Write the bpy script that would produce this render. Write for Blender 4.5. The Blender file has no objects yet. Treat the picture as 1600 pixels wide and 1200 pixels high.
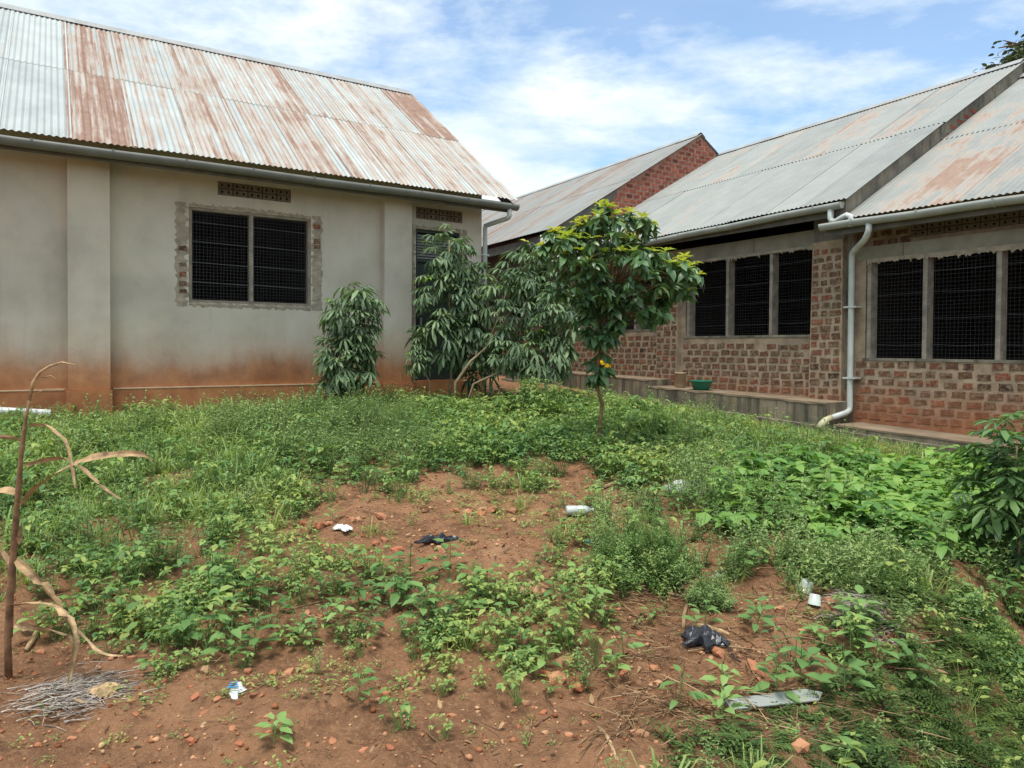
import bpy, bmesh, math, random
import numpy as np
from mathutils import Vector, Matrix, Euler
random.seed(7); np.random.seed(7)
R = math.radians
S = bpy.context.scene
COL = S.collection

# ------------------------------------------------------------------ camera
F_PX, EYE = 1120.0, 1.55
PITCH, ROLL = R(1.0), R(0.35)
CX, CY = 800.0, 543.0 + F_PX * math.tan(PITCH)
fw = Vector((0, math.cos(PITCH), -math.sin(PITCH)))
rt0 = Vector((1, 0, 0)); dn0 = fw.cross(rt0)
rt = rt0 * math.cos(ROLL) - dn0 * math.sin(ROLL)
dn = dn0 * math.cos(ROLL) + rt0 * math.sin(ROLL)
cam = bpy.data.cameras.new('camera'); camo = bpy.data.objects.new('camera', cam); COL.objects.link(camo)
m = Matrix.Identity(4)
for i in range(3):
    m[i][0] = rt[i]; m[i][1] = -dn[i]; m[i][2] = -fw[i]
m[2][3] = EYE
camo.matrix_world = m
cam.sensor_width = 36.0; cam.lens = F_PX / 1600 * 36.0
cam.shift_y = -(600 - CY) / 1600
cam.clip_start = 0.05; cam.clip_end = 3000
S.camera = camo

# ------------------------------------------------------------------ sky, sun, exposure
SUN_EL, SUN_AZ = R(72), R(200)          # azimuth from +Y clockwise: the sun stands behind the camera
W = bpy.data.worlds.new('World'); S.world = W; W.use_nodes = True
nt = W.node_tree; N = nt.nodes; LK = nt.links
N.clear()
def nd(t, **k):
    n = N.new(t)
    for a, b in k.items(): setattr(n, a, b)
    return n
out = nd('ShaderNodeOutputWorld'); bg = nd('ShaderNodeBackground'); bg.inputs[1].default_value = 0.1
sky = nd('ShaderNodeTexSky', sky_type='NISHITA', sun_disc=False, sun_elevation=SUN_EL, sun_rotation=SUN_AZ)
sky.air_density = 1.0; sky.dust_density = 0.8; sky.ozone_density = 1.5
tc = nd('ShaderNodeTexCoord'); sep = nd('ShaderNodeSeparateXYZ'); LK.new(tc.outputs['Generated'], sep.inputs[0])
zz = nd('ShaderNodeMath', operation='MAXIMUM'); LK.new(sep.outputs[2], zz.inputs[0]); zz.inputs[1].default_value = 0.0
za = nd('ShaderNodeMath', operation='ADD'); LK.new(zz.outputs[0], za.inputs[0]); za.inputs[1].default_value = 0.16
dx = nd('ShaderNodeMath', operation='DIVIDE'); LK.new(sep.outputs[0], dx.inputs[0]); LK.new(za.outputs[0], dx.inputs[1])
dy = nd('ShaderNodeMath', operation='DIVIDE'); LK.new(sep.outputs[1], dy.inputs[0]); LK.new(za.outputs[0], dy.inputs[1])
cmb = nd('ShaderNodeCombineXYZ'); LK.new(dx.outputs[0], cmb.inputs[0]); LK.new(dy.outputs[0], cmb.inputs[1])
mp = nd('ShaderNodeMapping'); LK.new(cmb.outputs[0], mp.inputs[0]); mp.inputs['Location'].default_value = (-7.79, -4.53, 0.4)
mp.inputs['Scale'].default_value = (0.8, 1.0, 1)
n1 = nd('ShaderNodeTexNoise'); LK.new(mp.outputs[0], n1.inputs['Vector'])
n1.inputs['Scale'].default_value = 1.25; n1.inputs['Detail'].default_value = 12; n1.inputs['Roughness'].default_value = 0.62
n1.inputs['Distortion'].default_value = 0.1
cr = nd('ShaderNodeValToRGB'); LK.new(n1.outputs[0], cr.inputs[0])
cr.color_ramp.elements[0].position = 0.37; cr.color_ramp.elements[1].position = 0.5
cr.color_ramp.elements[0].color = (0.13, 0.13, 0.13, 1)
n2 = nd('ShaderNodeTexNoise'); LK.new(mp.outputs[0], n2.inputs['Vector'])
n2.inputs['Scale'].default_value = 3.4; n2.inputs['Detail'].default_value = 9; n2.inputs['Roughness'].default_value = 0.6
cc = nd('ShaderNodeValToRGB'); LK.new(n2.outputs[0], cc.inputs[0])
cc.color_ramp.elements[0].position = 0.3; cc.color_ramp.elements[1].position = 0.62
cc.color_ramp.elements[0].color = (0.66, 0.77, 0.86, 1); cc.color_ramp.elements[1].color = (1.0, 1.0, 1.0, 1)
cs = nd('ShaderNodeMixRGB', blend_type='MULTIPLY'); cs.inputs[0].default_value = 1
LK.new(cc.outputs[0], cs.inputs[1]); cs.inputs[2].default_value = (5.0, 5.35, 5.5, 1)
sk = nd('ShaderNodeMixRGB', blend_type='MULTIPLY'); sk.inputs[0].default_value = 1
LK.new(sky.outputs[0], sk.inputs[1]); sk.inputs[2].default_value = (1.0, 1.1, 1.12, 1)
mx = nd('ShaderNodeMixRGB'); LK.new(cr.outputs[0], mx.inputs[0]); LK.new(sk.outputs[0], mx.inputs[1]); LK.new(cs.outputs[0], mx.inputs[2])
LK.new(mx.outputs[0], bg.inputs[0]); LK.new(bg.outputs[0], out.inputs[0])

sl = bpy.data.lights.new('sun', 'SUN'); sl.energy = 2.0; sl.angle = R(20); sl.color = (1.0, 0.96, 0.9)
so = bpy.data.objects.new('sun', sl); COL.objects.link(so)
sd = Vector((math.sin(SUN_AZ) * math.cos(SUN_EL), math.cos(SUN_AZ) * math.cos(SUN_EL), math.sin(SUN_EL)))
so.rotation_euler = sd.to_track_quat('Z', 'Y').to_euler(); so.location = (0, -20, 40)
S.view_settings.view_transform = 'Standard'; S.view_settings.look = 'None'
S.view_settings.exposure = 1.1; S.view_settings.gamma = 1.0
S.render.engine = 'CYCLES'
S.cycles.max_bounces = 6; S.cycles.transparent_max_bounces = 8
S.cycles.use_denoising = True

# ------------------------------------------------------------------ helpers: pixels, terrain
def ray(x, y): return fw + rt * ((x - CX) / F_PX) + dn * ((y - CY) / F_PX)
def proj(P):
    d = P - Vector((0, 0, EYE)); z = d.dot(fw)
    return CX + F_PX * d.dot(rt) / z, CY + F_PX * d.dot(dn) / z
_H = np.random.RandomState(3).rand(256, 256)
def vnoise(x, y):
    x = np.asarray(x, float); y = np.asarray(y, float)
    xi = np.floor(x).astype(int); yi = np.floor(y).astype(int); fx = x - xi; fy = y - yi
    fx = fx * fx * (3 - 2 * fx); fy = fy * fy * (3 - 2 * fy)
    a = _H[xi & 255, yi & 255]; b = _H[(xi + 1) & 255, yi & 255]; c = _H[xi & 255, (yi + 1) & 255]; d = _H[(xi + 1) & 255, (yi + 1) & 255]
    return (a * (1 - fx) + b * fx) * (1 - fy) + (c * (1 - fx) + d * fx) * fy - 0.5
def sstep(a, b, t):
    t = np.clip((t - a) / (b - a), 0, 1); return t * t * (3 - 2 * t)
def terrain(x, y):
    x = np.asarray(x, float); y = np.asarray(y, float)
    z = 0.07 * (np.clip(y, -4, 10) - 1.5) + 0.03 * np.clip(y - 10, 0, 10)
    z = z - 0.05 * np.clip(x - 1, 0, 8)
    # the little bank that drops away to the path at the right
    e = (x - 1.15) * 0.78 - (y - 2.75) * 0.62
    z = z - 0.6 * sstep(0.0, 0.7, e) * sstep(6.0, 3.6, y)
    near = sstep(30, 14, np.hypot(x, y - 6))
    dxr, dyr = x - 4.71059814, y - 11.11827923; sR = dxr * -0.54024 + dyr * 0.84151; nR = -(dxr * 0.84151 + dyr * 0.54024)
    wR = sstep(2.6, 0.9, nR) * sstep(8, 6, sR); z = z * (1 - wR) + (0.42 + 0.056 * np.clip(sR, -6, 8)) * wR
    dxl, dyl = x + 4.6080643, y - 10.2237916; sL = dxl * 0.84245 + dyl * 0.53877; nL = dxl * 0.53877 - dyl * 0.84245
    wL = sstep(1.8, 0.4, nL) * sstep(6.5, 5, sL); z = z * (1 - wL) + 0.53 * wL
    near = near * (1 - .75 * np.maximum(wR, wL))
    z = z + near * (0.16 * sstep(9.5, 5.5, y) * vnoise(x * 0.9 + 7, y * 0.9) - 0.07 * sstep(6.5, 8.5, y) * sstep(-3, -1, x) + 0.085 * vnoise(x * 2.7, y * 2.7 + 5) + 0.045 * vnoise(x * 7, y * 7) + 0.03 * vnoise(x * 17, y * 17))
    return z
def ground_at(px, py):
    r = ray(px, py); t = 1.0
    for i in range(4000):
        P = Vector((0, 0, EYE)) + r * t
        if P.z <= float(terrain(P.x, P.y)): break
        t += 0.01
    return P
def at_depth(px, py, Y):
    r = ray(px, py); return Vector((0, 0, EYE)) + r * (Y / r.y)

# ------------------------------------------------------------------ helpers: meshes
class MB:
    def __init__(s): s.v = []; s.f = []
    def add(s, v, f):
        o = len(s.v); s.v += [tuple(p) for p in v]; s.f += [tuple(i + o for i in q) for q in f]; return s
    def box(s, x0, x1, y0, y1, z0, z1):
        v = [(x, y, z) for x in (x0, x1) for y in (y0, y1) for z in (z0, z1)]
        return s.add(v, [(0, 1, 3, 2), (4, 6, 7, 5), (0, 4, 5, 1), (2, 3, 7, 6), (0, 2, 6, 4), (1, 5, 7, 3)])
    def prism(s, poly, y0, y1, ax='y'):
        n = len(poly)
        mk = {'y': lambda p, t: (p[0], t, p[1]), 'x': lambda p, t: (t, p[0], p[1]), 'z': lambda p, t: (p[0], p[1], t)}[ax]
        v = [mk(p, y0) for p in poly] + [mk(p, y1) for p in poly]
        f = [tuple(range(n)), tuple(range(2 * n - 1, n - 1, -1))] + [(i, i + n, (i + 1) % n + n, (i + 1) % n) for i in range(n)]
        return s.add(v, f)
    def tube(s, pts, rad, seg=8, cap=True):
        pts = [Vector(p) for p in pts]; n = len(pts)
        rr = rad if isinstance(rad, (list, tuple)) else [rad] * n
        prev = None; rings = []
        for i, p in enumerate(pts):
            t = (pts[min(i + 1, n - 1)] - pts[max(i - 1, 0)]).normalized()
            if prev is None:
                a = t.orthogonal().normalized()
            else:
                a = (prev - t * prev.dot(t))
                a = a.normalized() if a.length > 1e-6 else t.orthogonal().normalized()
            prev = a; b = t.cross(a)
            rings.append([p + (a * math.cos(2 * math.pi * k / seg) + b * math.sin(2 * math.pi * k / seg)) * rr[i] for k in range(seg)])
        v = [q for r_ in rings for q in r_]; f = []
        for i in range(n - 1):
            for k in range(seg):
                k2 = (k + 1) % seg
                f.append((i * seg + k, i * seg + k2, (i + 1) * seg + k2, (i + 1) * seg + k))
        if cap: f += [tuple(range(seg - 1, -1, -1)), tuple((n - 1) * seg + k for k in range(seg))]
        return s.add(v, f)
    def lathe(s, prof, seg=24):
        n = len(prof); v = []; f = []
        for (r_, z) in prof:
            for k in range(seg):
                a = 2 * math.pi * k / seg; v.append((r_ * math.cos(a), r_ * math.sin(a), z))
        for i in range(n - 1):
            for k in range(seg):
                k2 = (k + 1) % seg; f.append((i * seg + k, i * seg + k2, (i + 1) * seg + k2, (i + 1) * seg + k))
        return s.add(v, f)
    def mesh(s, name, mat=None, smooth=False):
        me = bpy.data.meshes.new(name); me.from_pydata(s.v, [], s.f); me.update()
        bm = bmesh.new(); bm.from_mesh(me); bmesh.ops.recalc_face_normals(bm, faces=bm.faces); bm.to_mesh(me); bm.free()
        if mat: me.materials.append(mat)
        if smooth: me.polygons.foreach_set('use_smooth', [True] * len(me.polygons))
        return me
    def build(s, name, mat=None, parent=None, smooth=False):
        return link(name, s.mesh(name, mat, smooth), parent)
def link(name, me, parent=None, mat4=None):
    o = bpy.data.objects.new(name, me); COL.objects.link(o)
    if parent: o.parent = parent
    if mat4 is not None: o.matrix_local = mat4
    return o
def tag(o, label=None, cat=None, group=None, kind=None):
    if label: o['label'] = label
    if cat: o['category'] = cat
    if group: o['group'] = group
    if kind: o['kind'] = kind
    return o
def empty(name, loc, rz=0.0):
    o = bpy.data.objects.new(name, None); COL.objects.link(o); o.location = loc; o.rotation_euler = (0, 0, rz); o.empty_display_size = 0.2
    return o
def pierced(mb, us, zs, y0, y1, holes):
    """A slab in the u-z plane with rectangular holes."""
    us = sorted(set(us) | {h[0] for h in holes} | {h[1] for h in holes}); zs = sorted(set(zs) | {h[2] for h in holes} | {h[3] for h in holes})
    us = [u for u in us]; 
    def solid(i, j):
        if i < 0 or j < 0 or i >= len(us) - 1 or j >= len(zs) - 1: return False
        cu = (us[i] + us[i + 1]) / 2; cz = (zs[j] + zs[j + 1]) / 2
        return not any(h[0] < cu < h[1] and h[2] < cz < h[3] for h in holes)
    for i in range(len(us) - 1):
        for j in range(len(zs) - 1):
            if not solid(i, j): continue
            a, b, c, d = us[i], us[i + 1], zs[j], zs[j + 1]
            mb.add([(a, y0, c), (b, y0, c), (b, y0, d), (a, y0, d)], [(0, 1, 2, 3)])
            mb.add([(a, y1, c), (b, y1, c), (b, y1, d), (a, y1, d)], [(3, 2, 1, 0)])
            if not solid(i - 1, j): mb.add([(a, y0, c), (a, y0, d), (a, y1, d), (a, y1, c)], [(0, 1, 2, 3)])
            if not solid(i + 1, j): mb.add([(b, y0, c), (b, y1, c), (b, y1, d), (b, y0, d)], [(0, 1, 2, 3)])
            if not solid(i, j - 1): mb.add([(a, y0, c), (a, y1, c), (b, y1, c), (b, y0, c)], [(0, 1, 2, 3)])
            if not solid(i, j + 1): mb.add([(a, y0, d), (b, y0, d), (b, y1, d), (a, y1, d)], [(0, 1, 2, 3)])
    return mb

# ------------------------------------------------------------------ materials
def srgb(r, g, b):
    f = lambda c: (c / 255 / 12.92) if c / 255 <= 0.04045 else ((c / 255 + 0.055) / 1.055) ** 2.4
    return (f(r), f(g), f(b), 1)
class Mat:
    def __init__(s, name, rough=0.8, spec=0.3):
        s.m = bpy.data.materials.new(name); s.m.use_nodes = True; s.t = s.m.node_tree
        s.p = s.t.nodes['Principled BSDF']; s.p.inputs['Roughness'].default_value = rough
        s.p.inputs['Specular IOR Level'].default_value = spec
        s.out = s.t.nodes['Material Output']
    def n(s, t, **k):
        x = s.t.nodes.new(t)
        for a, b in k.items():
            if a.startswith('i_'): x.inputs[a[2:]].default_value = b
            else: setattr(x, a, b)
        return x
    def l(s, a, b): s.t.links.new(a, b)
    def coords(s, kind='Object', scale=(1, 1, 1), loc=None):
        if kind == 'World': src = s.n('ShaderNodeNewGeometry').outputs['Position']
        else: src = s.n('ShaderNodeTexCoord').outputs[kind]
        mp = s.n('ShaderNodeMapping'); s.l(src, mp.inputs[0]); mp.inputs['Scale'].default_value = scale
        if loc is not None: s.l(loc, mp.inputs['Location'])
        return mp.outputs[0]
    def noise(s, vec, scale, detail=4, rough=0.55, dist=0.0):
        x = s.n('ShaderNodeTexNoise'); s.l(vec, x.inputs['Vector']); x.inputs['Scale'].default_value = scale
        x.inputs['Detail'].default_value = detail; x.inputs['Roughness'].default_value = rough; x.inputs['Distortion'].default_value = dist
        return x.outputs[0]
    def ramp(s, fac, stops):
        x = s.n('ShaderNodeValToRGB'); s.l(fac, x.inputs[0]); e = x.color_ramp.elements
        while len(e) < len(stops): e.new(0.5)
        for i, (p, c) in enumerate(stops):
            e[i].position = p; e[i].color = c if len(c) == 4 else (*c, 1)
        return x.outputs[0]
    def mix(s, fac, a, b, mode='MIX'):
        x = s.n('ShaderNodeMixRGB', blend_type=mode)
        for i, q in ((0, fac), (1, a), (2, b)):
            if isinstance(q, (int, float)): x.inputs[i].default_value = q
            elif isinstance(q, tuple): x.inputs[i].default_value = q
            else: s.l(q, x.inputs[i])
        return x.outputs[0]
    def math(s, op, a, b=None, c=None):
        x = s.n('ShaderNodeMath', operation=op)
        for i, q in enumerate((a, b, c)):
            if q is None: continue
            if isinstance(q, (int, float)): x.inputs[i].default_value = q
            else: s.l(q, x.inputs[i])
        return x.outputs[0]
    def rnd(s): return s.n('ShaderNodeObjectInfo').outputs['Random']
    def attr(s, name, typ='OBJECT'):
        x = s.n('ShaderNodeAttribute', attribute_type=typ, attribute_name=name); return x
    def col(s, c):
        if isinstance(c, tuple): s.p.inputs['Base Color'].default_value = c
        else: s.l(c, s.p.inputs['Base Color'])
        return s
    def bump(s, h, strength=0.3, dist=0.01):
        b = s.n('ShaderNodeBump'); b.inputs['Strength'].default_value = strength; b.inputs['Distance'].default_value = dist
        s.l(h, b.inputs['Height']); s.l(b.outputs[0], s.p.inputs['Normal']); return s
BW0, BW1 = (0, 0, 0, 1), (1, 1, 1, 1)
M = {}
def simple(name, c, rough=0.7, var=0.25, scale=6, spec=0.3, bump=0.15, bscale=40, bdist=0.006):
    k = Mat(name, rough, spec); v = k.coords('World')
    a = k.noise(v, scale, 5)
    dk = tuple(x * (1 - var) for x in c[:3]) + (1,); lt = tuple(min(1, x * (1 + var)) for x in c[:3]) + (1,)
    k.col(k.ramp(a, [(0.3, dk), (0.7, lt)]))
    if bump: k.bump(k.noise(v, bscale, 4), bump, bdist)
    M[name] = k.m; return k

# plaster with red soil splash near the ground
k = Mat('plaster', 0.9, 0.15); v = k.coords('World')
pos = k.n('ShaderNodeSeparateXYZ'); k.l(v, pos.inputs[0])
base = k.ramp(k.noise(v, 1.1, 8, 0.62), [(0.28, srgb(170, 164, 150)), (0.5, srgb(190, 184, 170)), (0.75, srgb(204, 198, 186))])
streak = k.noise(k.coords('World', (3.0, 3.0, 0.22)), 2.2, 6, 0.6)
base = k.mix(k.ramp(streak, [(0.54, BW0), (0.85, (0.4, 0.4, 0.4, 1))]), base, srgb(150, 142, 126))
pat = k.noise(v, 0.6, 6, 0.6)
base = k.mix(k.ramp(pat, [(0.5, BW0), (0.56, (0.35, 0.35, 0.35, 1))]), base, srgb(208, 196, 174))
wob = k.math('ADD', k.math('MULTIPLY', k.math('SUBTRACT', k.noise(k.coords('World', (1, 1, 0.3)), 1.3, 8, 0.68), 0.5), 0.75), k.math('MULTIPLY', k.math('SUBTRACT', k.noise(v, 26, 4, 0.7), 0.5), 0.16))
h = k.math('ADD', pos.outputs[2], wob)
st = k.ramp(k.math('DIVIDE', h, 2.0), [(0.48, (0.95, 0.95, 0.95, 1)), (0.6, (0.85, 0.85, 0.85, 1)), (0.68, (0.5, 0.5, 0.5, 1)), (0.78, (0.18, 0.18, 0.18, 1)), (0.93, BW0)])
soilc = k.ramp(k.noise(v, 3.0, 7, 0.65), [(0.3, srgb(138, 84, 52)), (0.55, srgb(170, 112, 70)), (0.75, srgb(186, 134, 88))])
base = k.mix(st, base, soilc)
k.col(base); k.bump(k.noise(v, 28, 7, 0.65), 0.35, 0.006); M['plaster'] = k.m

# cement render of the verandas, sills, lintels
k = Mat('cement', 0.9, 0.2); v = k.coords('World')
c0 = k.ramp(k.noise(v, 2.1, 7, 0.65), [(0.28, srgb(84, 82, 76)), (0.5, srgb(122, 117, 106)), (0.72, srgb(154, 146, 130))])
c0 = k.mix(k.ramp(k.noise(k.coords('World', (4, 4, 0.5)), 2.5, 5), [(0.5, BW0), (0.72, (0.75, 0.75, 0.75, 1))]), c0, srgb(62, 62, 56))
k.col(c0); k.bump(k.noise(v, 35, 5), 0.3, 0.006); M['cement'] = k.m
k = Mat('veranda_cement', 0.92, 0.15); v = k.coords('World')
c0 = k.ramp(k.noise(v, 1.9, 7, 0.65), [(0.28, srgb(84, 80, 70)), (0.5, srgb(118, 110, 95)), (0.75, srgb(152, 140, 118))])
c0 = k.mix(k.ramp(k.noise(k.coords('World', (5, 5, 0.4)), 1.6, 5), [(0.45, BW0), (0.62, (0.8, 0.8, 0.8, 1))]), c0, srgb(66, 66, 60))
mossf = k.noise(v, 3.3, 5, 0.7)
c0 = k.mix(k.ramp(mossf, [(0.55, BW0), (0.72, (0.7, 0.7, 0.7, 1))]), c0, srgb(90, 98, 48))
k.col(c0); k.bump(k.noise(v, 30, 5), 0.35, 0.008); M['veranda_cement'] = k.m
k = Mat('dusty_cement', 0.95, 0.1); v = k.coords('World')
k.col(k.ramp(k.noise(v, 3, 6, 0.6), [(0.3, srgb(108, 94, 78)), (0.7, srgb(144, 128, 108))])); k.bump(k.noise(v, 40, 5), 0.3, 0.005); M['dusty_cement'] = k.m
simple('lintel', srgb(136, 131, 118), 0.9, 0.25, 3)
simple('edge_render', srgb(206, 178, 146), 0.9, 0.15, 6)
simple('rough_mortar', srgb(158, 148, 132), 0.95, 0.25, 9, 0.1, 0.8, 30, 0.02)

# mortar and bricks of the classroom blocks
def soil_splash(k, base, lo, hi):
    v = k.coords('World'); pos = k.n('ShaderNodeSeparateXYZ'); k.l(v, pos.inputs[0])
    h = k.math('ADD', pos.outputs[2], k.math('MULTIPLY', k.math('SUBTRACT', k.noise(v, 2.2, 5, 0.6), 0.5), 0.7))
    f = k.n('ShaderNodeMapRange'); k.l(h, f.inputs[0]); f.inputs[1].default_value = lo; f.inputs[2].default_value = hi
    f.inputs[3].default_value = 0.85; f.inputs[4].default_value = 0.0
    s_ = k.ramp(k.noise(v, 6, 5), [(0.3, srgb(132, 82, 56)), (0.7, srgb(168, 110, 78))])
    return k.mix(f.outputs[0], base, s_)
k = Mat('mortar', 0.95, 0.1); v = k.coords('World')
c0 = k.ramp(k.noise(v, 5, 7, 0.65), [(0.28, srgb(128, 112, 94)), (0.55, srgb(164, 146, 124)), (0.75, srgb(184, 166, 142))])
c0 = k.mix(k.ramp(k.noise(v, 1.1, 5, 0.6), [(0.5, BW0), (0.66, (0.6, 0.6, 0.6, 1))]), c0, srgb(122, 112, 100))
c0 = soil_splash(k, c0, 0.5, 1.15)
k.col(c0); k.bump(k.noise(v, 45, 5, 0.65), 0.7, 0.012); M['mortar'] = k.m
k = Mat('brick', 0.92, 0.1); v = k.coords('World')
rn = k.rnd()
c0 = k.ramp(rn, [(0.0, srgb(86, 66, 54)), (0.28, srgb(108, 78, 60)), (0.5, srgb(98, 80, 66)), (0.72, srgb(120, 78, 60)), (0.92, srgb(140, 80, 62)), (1.0, srgb(58, 48, 44))])
c0 = k.mix(k.ramp(k.noise(v, 14, 6, 0.7), [(0.46, BW0), (0.62, (0.75, 0.75, 0.75, 1))]), c0, srgb(150, 130, 108))
c0 = k.mix(k.ramp(k.noise(v, 32, 5), [(0.5, BW0), (0.68, (0.6, 0.6, 0.6, 1))]), c0, srgb(58, 44, 38))
c0 = soil_splash(k, c0, 0.45, 1.05)
k.col(c0); k.bump(k.noise(v, 60, 4), 0.6, 0.008); M['brick'] = k.m
k = Mat('gable_brick', 0.92, 0.1); v = k.coords('World')
c0 = k.ramp(k.rnd(), [(0.0, srgb(112, 58, 50)), (0.5, srgb(140, 74, 62)), (0.85, srgb(156, 92, 76)), (1.0, srgb(84, 50, 46))])
k.col(k.mix(k.ramp(k.noise(v, 14, 5), [(0.45, BW0), (0.75, (0.5, 0.5, 0.5, 1))]), c0, srgb(170, 130, 112))); M['gable_brick'] = k.m
simple('gable_mortar', srgb(148, 112, 96), 0.95, 0.25, 8)
simple('dark_wall', srgb(92, 78, 70), 0.95, 0.3, 3)
simple('shaded_interior', srgb(46, 40, 36), 0.95, 0.3, 2, 0.1, 0)  # near-black: the shade of the rooms is put into this colour

# corrugated iron
def iron(name, c_lo, c_hi, rust_lo, rust_hi, metallic=0.25, rough=0.5, blot=False):
    k = Mat(name, rough, 0.4); k.p.inputs['Metallic'].default_value = metallic
    rn = k.rnd(); cb = k.n('ShaderNodeCombineXYZ'); k.l(k.math('MULTIPLY', rn, 37.0), cb.inputs[0]); k.l(k.math('MULTIPLY', rn, 91.0), cb.inputs[1])
    lng = k.coords('Object', (8.5, 0.13, 0.0), cb.outputs[0])
    fin = k.coords('Object', (13.2, 0.9, 0.0), cb.outputs[0])
    blb = k.coords('Object', (1.6, 1.1, 0.0), cb.outputs[0])
    galv = k.ramp(k.noise(blb, 1.6, 6, 0.6), [(0.3, c_lo), (0.7, c_hi)])
    tint = k.mix(0.4, galv, k.ramp(rn, [(0, c_lo), (1, c_hi)]))
    f = k.math('ADD', k.math('MULTIPLY', k.noise(lng, 1.0, 7, 0.66), 0.62), k.math('MULTIPLY', k.noise(fin, 1.0, 5, 0.7), 0.38))
    if blot: f = k.math('ADD', k.math('MULTIPLY', f, 0.45), k.math('MULTIPLY', k.noise(blb, 0.9, 6, 0.65), 0.55))
    else: f = k.math('ADD', k.math('MULTIPLY', f, 0.8), k.math('MULTIPLY', k.noise(blb, 1.1, 5, 0.6), 0.2))
    # rust attribute slides the threshold
    a = k.attr('rust').outputs['Fac']
    t = k.math('ADD', f, k.math('MULTIPLY', k.math('SUBTRACT', a, 0.5), 0.34))
    pale = k.ramp(t, [(0.46, BW0), (0.52, (0.7, 0.7, 0.7, 1))])
    deep = k.ramp(t, [(0.52, BW0), (0.58, (0.85, 0.85, 0.85, 1))])
    c = k.mix(pale, tint, rust_hi)
    c = k.mix(deep, c, k.ramp(k.noise(blb, 5, 5), [(0.3, rust_lo), (0.75, tuple(0.5 * (p + q) for p, q in zip(rust_lo, rust_hi)))]))
    k.col(c)
    k.l(k.math('SUBTRACT', metallic, k.math('MULTIPLY', pale, metallic)), k.p.inputs['Metallic'])
    k.l(k.math('ADD', rough, k.math('MULTIPLY', deep, 0.3)), k.p.inputs['Roughness'])
    M[name] = k.m
iron('rusty_iron', srgb(148, 154, 152), srgb(182, 188, 185), srgb(118, 78, 60), srgb(166, 146, 128))
iron('grey_iron', srgb(130, 133, 129), srgb(155, 158, 152), srgb(136, 104, 86), srgb(162, 148, 134), 0.25, 0.5, True)
iron('old_grey_iron', srgb(114, 117, 115), srgb(142, 146, 143), srgb(112, 90, 78), srgb(144, 134, 124), 0.2, 0.55)
simple('old_iron', srgb(150, 152, 150), 0.55, 0.2, 3, 0.4, 0)
simple('gutter_plastic', srgb(104, 106, 100), 0.5, 0.16, 4, 0.4, 0)
simple('white_gutter', srgb(146, 150, 144), 0.5, 0.14, 4, 0.4, 0)
simple('white_pipe', srgb(182, 188, 184), 0.45, 0.12, 5, 0.45, 0)
simple('mossy_pipe', srgb(176, 172, 140), 0.6, 0.2, 9, 0.3, 0)
simple('fascia_timber', srgb(98, 96, 90), 0.85, 0.22, 5)
simple('post_timber', srgb(150, 142, 130), 0.85, 0.3, 8)
simple('frame_timber', srgb(140, 130, 116), 0.85, 0.25, 9)
simple('wire', srgb(78, 80, 82), 0.5, 0.15, 8, 0.5, 0)
simple('door_paint', srgb(40, 52, 47), 0.6, 0.2, 5, 0.4, 0.05)
simple('green_plastic', srgb(18, 104, 82), 0.4, 0.1, 4, 0.5, 0)
simple('beige_plastic', srgb(160, 138, 112), 0.6, 0.15, 6, 0.4, 0)
simple('yellow_plastic', srgb(220, 172, 20), 0.4, 0.1, 5, 0.5, 0)
simple('black_plastic', srgb(34, 35, 40), 0.35, 0.3, 12, 0.5, 0.3, 60)
simple('blue_sheet', srgb(36, 48, 62), 0.6, 0.3, 5)
simple('white_plastic', srgb(214, 216, 214), 0.4, 0.1, 12, 0.5, 0.2, 60)
simple('print_blue', srgb(70, 130, 170), 0.4, 0.2, 30, 0.5, 0)
simple('dry_leaf', srgb(164, 138, 104), 0.85, 0.5, 24, 0.2, 0.5, 50)
simple('dry_stalk', srgb(128, 100, 76), 0.85, 0.5, 16, 0.2, 0.4, 60)
simple('stick', srgb(140, 116, 88), 0.9, 0.3, 14, 0.2, 0.4, 60)
simple('ash_straw', srgb(150, 142, 134), 0.9, 0.35, 20)
simple('bark', srgb(112, 90, 66), 0.9, 0.3, 12, 0.15, 0.5, 50)
simple('cassava_stem', srgb(132, 118, 92), 0.85, 0.25, 12)
simple('metal_strip', srgb(138, 142, 136), 0.5, 0.15, 9, 0.5, 0.1)
simple('red_strip', srgb(190, 78, 62), 0.6, 0.2, 12, 0.4, 0)
simple('clear_plastic', srgb(176, 184, 176), 0.25, 0.15, 12, 0.6, 0)
simple('ring_rust', srgb(150, 96, 50), 0.7, 0.3, 20)
k = Mat('stone', 0.9, 0.15); v = k.coords('World')
c0 = k.ramp(k.rnd(), [(0.0, srgb(150, 96, 68)), (0.35, srgb(176, 128, 96)), (0.6, srgb(168, 104, 76)), (0.8, srgb(190, 154, 118)), (1.0, srgb(128, 84, 62))])
k.col(k.mix(k.ramp(k.noise(v, 22, 5), [(0.4, BW0), (0.7, (0.6, 0.6, 0.6, 1))]), c0, srgb(128, 78, 54))); k.bump(k.noise(v, 60, 4), 0.5, 0.006); M['stone'] = k.m

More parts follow.
